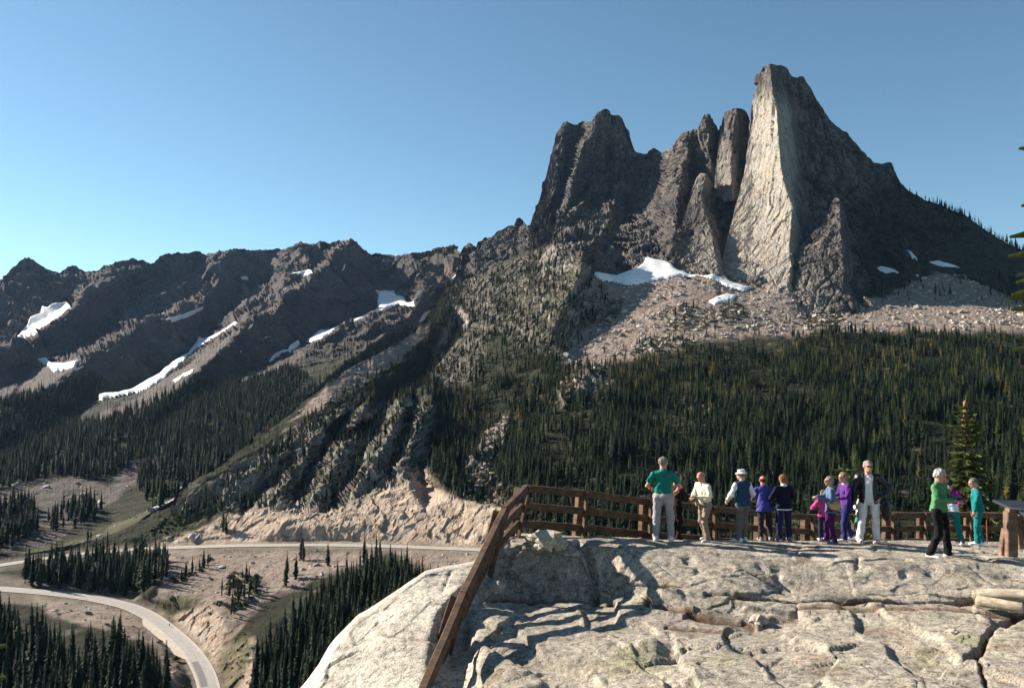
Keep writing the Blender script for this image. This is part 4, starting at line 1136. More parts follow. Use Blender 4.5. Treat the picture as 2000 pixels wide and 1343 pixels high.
# ------------------------------------------------------------------ geometry-node scatter for what nobody could count
def instancer(name, points, scales, sources, label, cat, rot3=False):
    n = len(points)
    me = bpy.data.meshes.new(name)
    me.vertices.add(n)
    me.vertices.foreach_set('co', np.asarray(points, np.float32).ravel())
    a = me.attributes.new('scl', 'FLOAT_VECTOR', 'POINT'); a.data.foreach_set('vector', np.asarray(scales, np.float32).ravel())
    rot = np.zeros((n, 3), np.float32); rot[:, 2] = rng.uniform(0, 6.28, n)
    if rot3: rot[:, :2] = rng.uniform(-.6, .6, (n, 2))
    a = me.attributes.new('rot', 'FLOAT_VECTOR', 'POINT'); a.data.foreach_set('vector', rot.ravel())
    a = me.attributes.new('var', 'INT', 'POINT'); a.data.foreach_set('value', rng.integers(0, len(sources), n).astype(np.int32))
    o = link(name, me)
    tree = bpy.data.node_groups.new(name, 'GeometryNodeTree')
    tree.interface.new_socket('Geometry', in_out='INPUT', socket_type='NodeSocketGeometry')
    tree.interface.new_socket('Geometry', in_out='OUTPUT', socket_type='NodeSocketGeometry')
    gi, go = nd(tree, 'NodeGroupInput'), nd(tree, 'NodeGroupOutput')
    jn = nd(tree, 'GeometryNodeJoinGeometry')
    def named(nm, ty):
        q = nd(tree, 'GeometryNodeInputNamedAttribute', data_type=ty); q.inputs['Name'].default_value = nm
        return q.outputs['Attribute']
    sclo, roto, varo = named('scl', 'FLOAT_VECTOR'), named('rot', 'FLOAT_VECTOR'), named('var', 'INT')
    e2r = nd(tree, 'FunctionNodeEulerToRotation'); tree.links.new(roto, e2r.inputs[0])
    for k, src in enumerate(sources):
        oi = nd(tree, 'GeometryNodeObjectInfo', transform_space='ORIGINAL'); oi.inputs['Object'].default_value = src
        oi.inputs['As Instance'].default_value = True
        cm = nd(tree, 'FunctionNodeCompare', data_type='INT', operation='EQUAL')
        tree.links.new(varo, cm.inputs[2]); cm.inputs[3].default_value = k
        ip = nd(tree, 'GeometryNodeInstanceOnPoints')
        tree.links.new(gi.outputs[0], ip.inputs['Points']); tree.links.new(cm.outputs[0], ip.inputs['Selection'])
        tree.links.new(oi.outputs['Geometry'], ip.inputs['Instance'])
        tree.links.new(e2r.outputs[0], ip.inputs['Rotation']); tree.links.new(sclo, ip.inputs['Scale'])
        tree.links.new(ip.outputs[0], jn.inputs[0])
    tree.links.new(jn.outputs[0], go.inputs[0])
    md = o.modifiers.new('scatter', 'NODES'); md.node_group = tree
    return tag(o, label, cat, kind='stuff')
def tree_sources(meshes, lst, labels, name, cat):
    """a few trees without visible parts, real ones of the wood, that the rest of the wood repeats"""
    src = []
    for k, ms in enumerate(meshes):
        q, h, st = lst.pop(len(lst) // 2)
        o = link(name, ms[2]); o.location = tuple(map(float, q)); o.scale = (h, h, h)
        lab, grp = labels.get(st, list(labels.values())[0])
        src.append(tag(o, lab, cat, grp))
    return src
def rest_arrays(lst):
    p = np.array([q for q, h, s in lst]); h = np.array([h for q, h, s in lst])
    w = h * rng.uniform(.85, 1.3, len(h))
    return p, np.stack([w, w, h], 1)
src = tree_sources(CON_M, con_rest, LABELS, 'conifer_tree', 'conifer')
instancer('conifer_forest', *rest_arrays(con_rest), src, 'dark conifer forest covering the slopes below the towers and the valley side', 'forest')
src = tree_sources(LAR_M, lar_rest, LAR_LABELS, 'larch_tree', 'larch')
instancer('larch_wood', *rest_arrays(lar_rest), src, 'yellow and orange larches scattered through the forest and spur', 'larches')
print('TREES', len(con_rest), len(lar_rest))

# shrubs
def shrub_mesh(seed):
    r = random.Random(seed); v, f = [], []
    for k in range(46):
        a = r.random() * 6.28; el = r.random() ** .6 * 1.5; rr = r.uniform(.5, 1.0)
        c = Vector((rr * math.cos(a) * math.cos(el), rr * math.sin(a) * math.cos(el), rr * .75 * math.sin(el)))
        d = Vector((r.gauss(0, 1), r.gauss(0, 1), r.gauss(0, 1))).normalized(); e = d.orthogonal().normalized()
        s = r.uniform(.18, .36); b = len(v)
        v += [c - d * s, c + e * s * .7, c + d * s, c - e * s * .7]; f += [(b, b + 1, b + 2, b + 3)]
    return mesh_from('shrub', v, f)
M_SHRUB = leaf_mat('shrub_leaves', [(0.0, (0.040, 0.058, 0.020)), (0.6, (0.065, 0.080, 0.028)), (0.9, (0.11, 0.085, 0.03)), (1.0, (0.20, 0.075, 0.03))], 0.1)
KRUM = [[(1285, 608), (1330, 597), (1440, 592), (1475, 622), (1400, 640), (1300, 645)], [(1570, 612), (1640, 600), (1640, 640), (1560, 640)], [(1240, 670), (1330, 655), (1380, 680), (1230, 695)], [(1150, 575), (1220, 590), (1190, 640), (1130, 640)],
        [(330, 1140), (410, 1095), (415, 1108), (350, 1150)], [(425, 1175), (450, 1120), (510, 1125), (505, 1160), (450, 1215)], [(250, 1068), (330, 1010), (430, 960), (440, 985), (340, 1050)], [(880, 900), (980, 930), (1000, 985), (900, 965)]]
s1 = drop_near_roads(scatter(SB, KRUM, 0.045, warp=8), 9)
s2 = drop_near_roads(scatter(SB, F_SPUR + F_RIGHT, 0.016, clump=(-0.1, 0.3), noisesc=14.0, maxslope=.5), 9)
s3 = scatter(SA, FOREST_A, 0.008, clump=(-0.1, 0.3), noisesc=30.0)
s4 = scatter(SB, STANDS['lower_left'] + STANDS['below_road'] + GRASS_B, 0.02, (-60, 1000), clump=(-0.2, 0.2), noisesc=9.0)
s4 = drop_near_roads(s4, 9)
sp = np.concatenate([s1, s2, s3, s4])
src = []
for k in range(2):
    o = link('shrub', shrub_mesh(k), M_SHRUB); q = s1[k * 3 + 5]; o.location = tuple(map(float, q)); o.scale = (2, 2, 1.7)
    src.append(tag(o, ['low green shrub among the boulders below the towers', 'second low green shrub among the boulders, just beside the first'][k], 'shrub', 'shrubs below the towers'))
sz = rng.uniform(.7, 2.6, len(sp))
instancer('shrub_cover', sp, np.stack([sz * 1.2, sz * 1.2, sz], 1), src, 'low dark shrubs matting the slopes between rocks and trees', 'shrubs')

# boulders
def boulder_mesh(seed, sub=2, flat=.75):
    import bmesh
    bm = bmesh.new(); bmesh.ops.create_icosphere(bm, subdivisions=sub, radius=1.0)
    co = np.array([v.co for v in bm.verts])
    d = facets(co * 1.1 + seed * 3.7, seed)[0] * .55 + .18 * fbm(co * 2.2 + seed, 2)
    co = co * (1 + d)[:, None]; co[:, 2] *= flat
    for v, c in zip(bm.verts, co): v.co = c
    me = bpy.data.meshes.new('boulder'); bm.to_mesh(me); bm.free()
    return me
def boulder_mat():
    m, t, b = new_mat('granite_boulder')
    oi = nd(t, 'ShaderNodeObjectInfo')
    c = ramp(t, oi.outputs['Random'], [(0.0, (0.21, 0.17, 0.145)), (0.5, (0.34, 0.285, 0.245)), (1.0, (0.50, 0.43, 0.375))])
    f = noise_tex(t, 3.0, 4)
    t.links.new(mixc(t, c, ramp(t, f, [(0.3, (0.75,) * 3), (0.7, (1.2,) * 3)]), 1.0, 'MULTIPLY'), b.inputs['Base Color'])
    return m
M_BOULDER = boulder_mat()
b1 = scatter(SB, SCREE_B[:3], 0.030, clump=(-0.35, 0.25), noisesc=30.0)
b2 = drop_near_roads(scatter(SB, SCREE_B[3:], 0.05, clump=(-0.3, 0.4), noisesc=20.0), 8)
b3 = scatter(SA, [SCREE_A[0], SCREE_A[-1]], 0.03, clump=(-0.3, 0.3))
b4 = scatter(SB, OPEN_R, 0.012); b5 = scatter(SB, CLIFFS[:1] + CLIFFS[3:], 0.0015, clump=(-.2, .3), maxslope=.5)
b6 = drop_near_roads(scatter(SB, TAN_B, 0.02, clump=(-.2, .3)), 8)
bp = np.concatenate([b1, b2, b3, b4, b5, b6])
bs = np.concatenate([rng.pareto(2.6, len(b1)) * 1.3 + .8, rng.pareto(3, len(b2)) * .6 + .3, rng.pareto(3, len(b3)) * .8 + .5, rng.pareto(3, len(b4)) * 1.2 + 1, rng.pareto(3, len(b5)) * 1.2 + .9, rng.pareto(3, len(b6)) * .5 + .3])
bs = np.minimum(bs, 4.2)
src = []
for k in range(3):
    me = boulder_mesh(k); me.materials.append(M_BOULDER)
    o = link('boulder', me); q = SB.at([1475, 1512, 1440][k], [625, 634, 640][k]); o.location = tuple(map(float, q)); o.scale = (4.5, 4, 4)
    src.append(tag(o, ['large pale boulder below the small bright snow patch on the talus', 'large pale boulder at the foot of the split pinnacle', 'large pale boulder beside the low green shrubs on the talus'][k], 'boulder', 'boulders on the talus below the main peak'))
instancer('talus_boulders', bp, np.stack([bs * rng.uniform(.8, 1.4, len(bs)), bs, bs * rng.uniform(.7, 1.2, len(bs))], 1), src, 'pale broken boulders strewn over the talus and scree slopes', 'talus', rot3=True)
print('BOULDERS', len(bp), 'SHRUBS', len(sp))
# ================================================================== FOREGROUND ROCK
SKY_F = [(540, 1480, 11.6), (560, 1450, 12.0), (600, 1385, 12.7), (622, 1343, 13.1), (640, 1300, 13.5), (655, 1275, 13.7), (700, 1215, 14.3), (740, 1188, 14.6), (790, 1150, 15.0), (830, 1122, 15.2), (870, 1112, 15.3), (905, 1107, 15.35),
  (935, 1100, 15.4), (958, 1088, 15.9), (985, 1057, 16.5), (1000, 1049, 16.9), (1020, 1046, 17.1), (1140, 1050, 17.2), (1270, 1055, 17.2), (1400, 1060, 17.2), (1560, 1062, 17.5), (1700, 1060, 18.0), (1800, 1060, 19.2), (1900, 1061, 19.9), (2000, 1063, 20.4), (2220, 1068, 20.8)]
F_LINES = [SKY_F,
  [(975, 1075, 16.2), (1000, 1064, 16.35), (1040, 1058, 16.5), (1100, 1062, 16.4), (1150, 1068, 16.35), (1200, 1070, 16.3), (1300, 1074, 16.2), (1400, 1078, 16.1), (1500, 1080, 16.0), (1650, 1082, 15.9), (1800, 1086, 15.7), (2000, 1092, 15.4), (2220, 1098, 15.2)],
  [(1290, 1105, 15.55), (1400, 1110, 15.45), (1500, 1112, 15.4), (1650, 1112, 15.3), (1800, 1112, 15.1), (2000, 1110, 15.0)],
  [(958, 1110, 15.75), (985, 1135, 15.85), (1010, 1158, 15.85), (1040, 1168, 15.85), (1100, 1170, 15.85), (1150, 1172, 15.85), (1200, 1172, 15.5), (1240, 1168, 15.1), (1290, 1158, 14.95), (1350, 1156, 14.8), (1450, 1168, 14.5), (1530, 1172, 14.45), (1560, 1160, 14.55), (1700, 1150, 14.5), (1850, 1142, 14.4), (2000, 1132, 14.5), (2220, 1125, 14.5)],
  [(1155, 1075, 16.35), (1160, 1120, 16.15), (1165, 1170, 15.75)],
  [(1040, 1090, 16.25), (1100, 1092, 16.2)],
  # benches below the slab
  [(1260, 1176, 14.75), (1330, 1184, 14.4), (1400, 1198, 14.05), (1480, 1210, 13.75), (1550, 1214, 13.65)],
  [(1270, 1190, 14.6), (1330, 1200, 14.3), (1400, 1212, 13.95), (1480, 1222, 13.65), (1560, 1222, 13.6)],
  [(1560, 1178, 14.3), (1700, 1172, 14.2), (1850, 1162, 14.1), (1920, 1165, 14.0), (2020, 1170, 13.9), (2220, 1180, 13.8)],
  [(1560, 1192, 14.15), (1700, 1190, 14.0), (1850, 1184, 13.8), (1930, 1188, 13.65), (2020, 1200, 13.4), (2220, 1210, 13.2)],
  [(960, 1195, 14.35), (1000, 1200, 14.55), (1050, 1200, 14.65), (1150, 1200, 14.6), (1230, 1195, 14.5)],
  [(940, 1240, 13.4), (1000, 1245, 13.25), (1100, 1245, 13.1), (1300, 1250, 12.75), (1600, 1250, 12.3), (2000, 1250, 11.9), (2220, 1255, 11.7)],
  [(965, 1300, 12.25), (1000, 1300, 12.1), (1300, 1300, 11.65), (1600, 1300, 11.1), (2000, 1300, 10.7)],
  [(968, 1345, 11.45), (1000, 1345, 11.25), (1300, 1345, 10.85), (1600, 1345, 10.25), (2000, 1345, 9.9), (2220, 1345, 9.7)],
  [(970, 1500, 8.9), (1300, 1500, 8.5), (1600, 1500, 8.1), (2000, 1500, 7.7), (2220, 1500, 7.5)],
  # step beside the fence and the trough of the fence line
  [(922, 1190, 14.25), (930, 1225, 13.65), (942, 1270, 12.85), (945, 1345, 11.6), (948, 1500, 9.1)],
  [(900, 1195, 14.15), (908, 1240, 13.75), (912, 1292, 13.1), (915, 1345, 12.2), (918, 1500, 9.6)],
  [(872, 1205, 13.95), (880, 1290, 13.2), (878, 1345, 12.25), (870, 1500, 9.7)],
  # pale outer rock, tilted to the left
  [(930, 1120, 15.05), (895, 1145, 14.55), (855, 1190, 13.8), (838, 1250, 13.0), (832, 1300, 12.3), (827, 1345, 11.65), (815, 1500, 9.6)],
  [(825, 1150, 14.75), (785, 1190, 14.15), (755, 1235, 13.5), (740, 1290, 12.9), (728, 1345, 12.25), (712, 1500, 10.3)],
  [(700, 1260, 13.65), (682, 1300, 13.2), (668, 1345, 12.8), (640, 1500, 11.0)],
  [(540, 1500, 11.4), (500, 1720, 8.4), (1000, 1720, 6.7), (1600, 1720, 6.2), (2000, 1720, 6.0), (2240, 1720, 5.9)],
]
BOTTOM_F = [(540, 1700), (2220, 1700)]
MID_F = [(540, 1520), (622, 1390), (700, 1290), (800, 1215), (900, 1200), (985, 1195), (1200, 1190), (2220, 1190)]
SF = Sheet(F_LINES, [(a, b) for a, b, c in SKY_F], BOTTOM_F, 541, 2215, 610, 430, soft=2, mid=MID_F, fr=0.55)
PX, PY, P = SF.PX, SF.PY, SF.P
N = SF.normals(); N *= np.sign(np.sum(N * -P, 2, keepdims=True))
fa, fe = facets(P / np.array([1.5, 1.3, .55]), 2)
fb, fe2 = facets(P / np.array([.55, .5, .28]), 8)
strat = P @ np.array([0.12, 0.05, 1.0])
layer = np.abs(((strat + .12 * fbm(P / 1.6, 2)) / .34) % 1.0 - .5)
outer = sstep(960, 900, PX - (PY - 1200) * .0)
d = 0.05 * fbm(P / 2.2, 2) + 0.062 * fa * (1 - .3 * outer) + 0.022 * fb + 0.018 * fbm(P / .30, 4, .6)
d -= 0.012 * sstep(.05, 0, fe) * (1 - outer)
d += 0.085 * sstep(.17, .23, layer) * sstep(1130, 1200, PY) * (1 - outer)
d *= (1 - .25 * outer)
# hollows, knobs (x, y, half width, half height, metres) and cracks, read off the picture
KNOBS = [(1540, 1145, 38, 16, -.30), (1520, 1118, 10, 14, -.16), (1578, 1150, 20, 10, -.15), (1820, 1117, 14, 10, -.16), (1765, 1127, 10, 8, -.12), (1675, 1105, 6, 14, -.14), (1690, 1140, 22, 8, -.14), (1310, 1282, 34, 12, -.16), (1275, 1272, 40, 14, .13),
  (1450, 1276, 22, 12, -.12), (1345, 1092, 12, 12, -.10), (1365, 1115, 9, 9, -.12), (1305, 1165, 40, 13, .16), (1490, 1207, 60, 8, .06), (1360, 1205, 50, 9, .10), (1960, 1125, 26, 9, -.12), (1930, 1092, 24, 7, -.10), (1985, 1122, 16, 8, -.12), (1855, 1245, 20, 10, -.06),
  (1400, 1335, 60, 14, -.12), (1340, 1325, 50, 14, .10), (1062, 1072, 34, 13, .12), (1100, 1070, 12, 14, -.12), (1150, 1160, 30, 14, -.10), (1060, 1150, 40, 20, .06), (1250, 1100, 30, 40, .05), (1420, 1130, 70, 26, .10), (1640, 1105, 70, 16, .06), (1760, 1110, 60, 16, .07), (1880, 1110, 50, 14, .06),
  (1170, 1280, 60, 16, .05), (1600, 1290, 100, 20, .05), (1800, 1320, 90, 18, -.05), (865, 1130, 18, 26, -.05)]
for (x, y, rx, ry, hgt) in KNOBS:
    q = ((PX - x + 6 * fbm(P / .3 + x, 2)) / rx) ** 2 + ((PY - y + 4 * fbm(P / .3 + y, 2)) / ry) ** 2
    d += (hgt if hgt > 0 else .4 * hgt) * np.exp(-np.maximum(q * 1.2 + .9 * fbm(P / .35 + x, 3), 0))
CRACKS = [([(2000, 1197), (1960, 1213), (1938, 1240), (1925, 1262), (1918, 1280), (1890, 1292)], 5, .12), ([(1905, 1283), (1918, 1305), (1928, 1343), (1930, 1400)], 4, .07), ([(1128, 1062), (1145, 1078), (1155, 1098), (1158, 1140), (1160, 1172)], 6, .18),
  ([(1270, 1172), (1265, 1190), (1300, 1200), (1400, 1222), (1470, 1226)], 5, .10), ([(1380, 1166), (1450, 1172), (1530, 1178), (1700, 1180), (1850, 1178), (1905, 1172)], 4, .10), ([(1560, 1200), (1700, 1196), (1850, 1192), (1990, 1200)], 4, .06),
  ([(1300, 1232), (1380, 1240), (1420, 1246)], 3, .05), ([(735, 1236), (800, 1248), (860, 1252)], 3, .025), ([(880, 1118), (868, 1138), (866, 1148)], 4, .04), ([(1480, 1104), (1560, 1150)], 4, .06), ([(1030, 1180), (1100, 1176), (1200, 1180)], 4, .08), ([(960, 1168), (1010, 1172), (1040, 1176)], 5, .10)]
crack_m = np.zeros(PX.shape)
for ln, w, dep in CRACKS:
    dl = dist_line(ln, PX + 4 * fbm(P / .25 + dep, 2), PY + 3 * fbm(P / .25 + 9, 2))
    k = np.exp(-(dl / w) ** 2)
    d -= dep * k
    crack_m = np.maximum(crack_m, k)
edge = sstep(0, 8, np.arange(SF.ny)[::-1, None] * np.ones((1, SF.nx)))
SF.P = P + N * (d * (0.35 + .65 * edge))[..., None]
P = SF.P
# colour of the stone: pale granite, grey lichen crust, green-yellow lichen, rusty soil in the joints
g1 = fbm(P / .9, 4); g2 = fbm(P / .12, 3); g3 = fbm(P / 2.2 + 4, 3)
c = np.array([0.51, 0.45, 0.365]) * (1 + .16 * g1 + .14 * g2)[..., None]
stain = sstep(.1, .35, fbm(P / np.array([.5, 1.2, .8]) + 61, 4))
lich = sstep(-.05, .35, g2 * .7 + g3 * .5 + .25 * stain + .12 * (1 - outer)) * (1 - outer * .8)
c = col_mix(c, (0.215, 0.195, 0.172), np.clip(lich, 0, 1) * .62)
c = col_mix(c, (0.30, 0.295, 0.15), sstep(.12, .4, fbm(P / 1.1 + 21, 3) + .2 * g2) * sstep(1160, 1215, PY) * (1 - outer) * .55)
c = col_mix(c, (0.34, 0.23, 0.155), sstep(.2, .45, fbm(P / .7 + 40, 3)) * .4)
c = col_mix(c, (0.62, 0.57, 0.50), outer * .85 * (.8 + .4 * g1))
c = col_mix(c, (0.13, 0.062, 0.032), np.clip(crack_m * 1.1, 0, 1) * sstep(1160, 1168, PY) * (1 - .6 * outer) * .85)
SF.col = np.clip(c, .02, .75)
def fore_mat():
    m, t, b = new_mat('lichened_granite')
    at = nd(t, 'ShaderNodeVertexColor', layer_name='Col')
    f1 = noise_tex(t, 9.0, 8, 0.72); f2 = noise_tex(t, 38.0, 5, 0.7); f3 = noise_tex(t, 2.2, 5, 0.6)
    vor = nd(t, 'ShaderNodeTexVoronoi', feature='F1'); setin(vor, Scale=26.0)
    tc = nd(t, 'ShaderNodeTexCoord'); t.links.new(tc.outputs['Object'], vor.inputs['Vector'])
    c = mixc(t, at.outputs[0], ramp(t, f1, [(0.36, (0.42, 0.40, 0.385)), (0.5, (1, 1, 1)), (0.72, (1.3, 1.28, 1.24))]), 1.0, 'MULTIPLY')
    c = mixc(t, c, ramp(t, f2, [(0.36, (0.36, 0.35, 0.35)), (0.48, (0.95, 0.95, 0.95)), (0.7, (1.22, 1.22, 1.2))]), 1.0, 'MULTIPLY')
    c = mixc(t, c, ramp(t, f3, [(0.35, (0.8, 0.8, 0.8)), (0.65, (1.12, 1.12, 1.12))]), 1.0, 'MULTIPLY')
    c = mixc(t, c, ramp(t, vor.outputs['Distance'], [(0.10, (0.35, 0.34, 0.33)), (0.28, (1, 1, 1))]), 0.6, 'MULTIPLY')
    t.links.new(c, b.inputs['Base Color'])
    b.inputs['Roughness'].default_value = 0.95; b.inputs['Specular IOR Level'].default_value = 0.12
    mx = nd(t, 'ShaderNodeMath', operation='ADD'); t.links.new(f1, mx.inputs[0]); t.links.new(f2, mx.inputs[1])
    bump(t, b, mx.outputs[0], 0.9, 0.04)
    return m
M_FORE = fore_mat()
rock_ledge = tag(link('rock_ledge', SF.mesh('rock_ledge', [(0.5, 0.04), (1.6, .32), (4.0, 1.0), (9.0, 3.2), (26, 16), (70, 60)], SF.col), M_FORE), kind='structure')
def fore_z(x, y):
    """height of the rock at a ground position, from the finished sheet"""
    q = SF.P.reshape(-1, 3)
    k = np.argsort((q[:, 0] - x) ** 2 + (q[:, 1] - y) ** 2)[:6]
    return float(q[k, 2].max())
# ground under the photographer
def near_ground():
    last = SF.P[0]
    rows = [last]
    for yy, zz in ((4.5, -3.2), (2.6, -2.2), (0.5, -1.75), (-4, -1.7)):
        r = last.copy(); r[:, 1] = yy; r[:, 0] = np.linspace(-6, 9, len(last)); r[:, 2] = zz + .06 * fbm(r, 2); rows.append(r)
    A = np.stack(rows); n, m = A.shape[:2]
    idx = np.arange(n * m).reshape(n, m)
    F = np.stack([idx[:-1, :-1], idx[1:, :-1], idx[1:, 1:], idx[:-1, 1:]], -1).reshape(-1, 4)
    me = mesh_from('rock_underfoot', A.reshape(-1, 3), F, True)
    set_col(me, np.tile([[.40, .35, .29]], (n * m, 1)))
    return me
tag(link('rock_underfoot', near_ground(), M_FORE), kind='structure')

# loose stones and the two cut logs
def stone(px, py, r, label, seed, flat=.75):
    q = SF.at(px, py)
    me = boulder_mesh(seed, 3, flat); me.materials.append(M_FORE_STONE)
    o = link('stone', me); o.location = (float(q[0]), float(q[1]), float(q[2]) + r * .25); o.scale = (r * 1.25, r, r); o.rotation_euler = (0, 0, seed)
    return tag(o, label, 'stone')
M_FORE_STONE = simple_mat('pale_granite_stone', (0.43, 0.37, 0.30), .95, .35, 9.0, .5, 30.0)
stone(1482, 1219, .13, 'rounded pale stone lying in the rusty joint of the ledge', 4)
stone(1862, 1246, .08, 'small flat stone lying on the lichened slab', 5, .5)
stone(1066, 1066, .30, 'white angular block sitting on the ledge below the fence corner', 6, .6)
stone(1095, 1068, .13, 'small tilted stone beside the white block below the fence corner', 7)
stone(965, 1150, .16, 'pale stone in the corner under the leaning fence rail', 8, .6)
def log(pa, pb, r, label, seed):
    a, b = V(*pa), V(*pb)
    ax = (b - a); L = ax.length; ax.normalize()
    u = ax.orthogonal().normalized(); w = ax.cross(u)
    v, f = [], []; n = 16
    prof = [(0.0, .35), (.012, .72), (.05, .93), (.12, 1.0), (.4, 1.02), (.7, .97), (.995, .98), (1.0, .96), (1.0, .5)]
    for k, (s, rr) in enumerate(prof):
        for j in range(n):
            an = 2 * math.pi * j / n
            q = r * rr * (1 + .06 * math.sin(3 * an + seed) + .03 * math.sin(7 * an + k))
            v.append(a + ax * (L * s) + (u * math.cos(an) + w * math.sin(an)) * q)
    for k in range(len(prof) - 1):
        for j in range(n):
            f.append((k * n + j, k * n + (j + 1) % n, (k + 1) * n + (j + 1) % n, (k + 1) * n + j))
    f.append(tuple(range(n))[::-1]); f.append(tuple(range((len(prof) - 1) * n, len(prof) * n)))
    o = link('log', mesh_from('log', v, f, True), M_LOG)
    return tag(o, label, 'log', 'cut logs on the ledge')
def wood_mat(name, c0, c1, axis_scale, rough=.75):
    m, t, b = new_mat(name)
    f = noise_tex(t, 1.0, 6, .6, vec_scale=axis_scale); g = noise_tex(t, 3.0, 3)
    c = ramp(t, f, [(.3, c0), (.7, c1)])
    c = mixc(t, c, ramp(t, g, [(.3, (.7, .7, .7)), (.7, (1.2, 1.2, 1.2))]), 1.0, 'MULTIPLY')
    t.links.new(c, b.inputs['Base Color']); b.inputs['Roughness'].default_value = rough
    bump(t, b, f, .4, .01)
    return m
M_LOG = wood_mat('peeled_log', (.26, .205, .135), (.50, .43, .32), (2, 14, 30))
log((1908, 1161, 13.95), (2040, 1165, 13.45), .105, 'thick pale peeled log lying behind the thinner log', 1)
log((1906, 1172, 13.70), (1998, 1187, 13.25), .088, 'thinner pale log lying in front with a dark sawn end', 4)

# dry grass tufts in the joints
def tuft(seed, n=40):
    r = random.Random(seed); v, f = [], []
    for k in range(n):
        a = r.random() * 6.28; l = r.uniform(.5, 1); t = r.uniform(.2, .9); b = len(v)
        x, y = r.gauss(0, .25), r.gauss(0, .25)
        v += [(x - .02, y, 0), (x + .02, y, 0), (x + math.cos(a) * t, y + math.sin(a) * t, l)]; f.append((b, b + 1, b + 2))
    return mesh_from('grass_tuft', v, f)
M_TUFT = leaf_mat('dry_grass', [(0, (.20, .12, .05)), (.5, (.30, .20, .09)), (1, (.16, .14, .05))], .2)
tp = []
for ln, w, dep in CRACKS[3:6] + CRACKS[10:11]:
    L = np.array(ln, float)
    for k in range(16):
        i = rng.integers(0, len(L) - 1); q = L[i] + (L[i + 1] - L[i]) * rng.random()
        tp.append(SF.at(q[0], q[1] + rng.normal(0, 2)))
tp = np.array(tp); ts = rng.uniform(.04, .10, len(tp))
tf0 = link('grass_tuft', tuft(1), M_TUFT); tf0.location = tuple(map(float, SF.at(1300, 1163))); tf0.scale = (.2, .2, .17)
tag(tf0, 'tawny grass tuft rooted at the foot of the rounded ledge', 'grass tuft')
instancer('joint_grass', tp, np.stack([ts, ts, ts], 1), [tf0], 'short rusty dry grass along the joints of the ledge', 'grass')

# ================================================================== FENCE
M_WOOD = wood_mat('stained_timber', (.050, .029, .018), (.17, .10, .06), (2.0, 2.0, 14.0))
M_WOOD_H = wood_mat('stained_rail', (.042, .025, .016), (.145, .085, .052), (3.0, 12.0, 12.0))
def beam(name, a, b, w, h, mat, parent, up=Vector((0, 0, 1)), ch=.014, ext=0.0):
    """squared timber with eased edges from a to b (centre line)"""
    a, b = Vector(a), Vector(b)
    ax = (b - a).normalized(); a = a - ax * ext; b = b + ax * ext
    side = ax.cross(up).normalized(); top = side.cross(ax).normalized()
    hw, hh = w / 2, h / 2
    sec = [(-hw + ch, -hh), (hw - ch, -hh), (hw, -hh + ch), (hw, hh - ch), (hw - ch, hh), (-hw + ch, hh), (-hw, hh - ch), (-hw, -hh + ch)]
    v = []; n = 8; st = 5
    r = random.Random(int(a.x * 997 + a.z * 331 + b.y * 77))
    for k in range(st + 1):
        c = a + (b - a) * (k / st)
        jit = Vector((r.gauss(0, .004), r.gauss(0, .004), r.gauss(0, .004)))
        for (x, y) in sec:
            v.append(c + jit + side * x + top * y)
    f = [(k * n + j, k * n + (j + 1) % n, (k + 1) * n + (j + 1) % n, (k + 1) * n + j) for k in range(st) for j in range(n)]
    f += [tuple(range(n))[::-1], tuple(range(st * n, st * n + n))]
    return link(name, mesh_from(name, v, f), mat, parent)
FPOST = [(745, 1520, 9.6), (822, 1362, 11.2), (906, 1162, 13.3), (985, 997, 15.6), (1027, 953, 17.0), (1142, 964, 17.6), (1267, 980, 18.5), (1392, 993, 19.4), (1492, 1004, 20.3), (1583, 1010, 21.2), (1662, 1009, 22.0), (1740, 1006, 22.8), (1805, 1005, 23.0), (1895, 1005, 23.0), (2000, 1007, 22.6), (2110, 1010, 22.4)]
fence_pts = [V(*p) for p in FPOST]
fence = empty('wooden_fence', (fence_pts[4].x, fence_pts[4].y, fence_pts[4].z - 1.1))
tag(fence, 'brown timber three-rail fence running round the edge of the rock viewpoint', 'fence')
bpy.context.view_layer.update()
RAILH = [0.0, -.375, -.74]
LEAN = [.36, .36, .36, .30, .24, .10] + [.05] * 12
def lean_at(i, h): return Vector((LEAN[i] * h / 1.1, 0, 0))
def local(p): return Vector(p) - fence.location
for i, p in enumerate(fence_pts):
    prev = fence_pts[max(0, i - 1)]; nxt = fence_pts[min(len(fence_pts) - 1, i + 1)]
    dirn = Vector((nxt.x - prev.x, nxt.y - prev.y, 0)).normalized()
    out = Vector((-dirn.y, dirn.x, 0))
    if i <= 3: off_b, off_f = out * .12, out * -.07
    else: off_b, off_f = out * .17, out * -.085
    foot = p.z - 1.18
    beam('post', local((p.x + off_b.x - LEAN[i] * 1.5, p.y + off_b.y, foot - .5)), local((p.x + off_b.x, p.y + off_b.y, p.z - .01)), .17, .17, M_WOOD, fence, up=dirn)
    if i != 0:
        lean = Vector((0, 0, 0))
        beam('batten', local((p.x + off_f.x - LEAN[i] * 1.35, p.y + off_f.y, foot - .3)), local((p.x + off_f.x, p.y + off_f.y, p.z + .06)), .045, .11, M_WOOD, fence, up=out)
for i in range(len(fence_pts) - 1):
    a, b = fence_pts[i], fence_pts[i + 1]
    for k, h in enumerate(RAILH):
        o = Vector((0, 0, h))
        beam('rail', local(a + o + lean_at(i, h)), local(b + o + lean_at(i + 1, h)), .09 if k else .13, .15, M_WOOD_H, fence, ext=-.004)

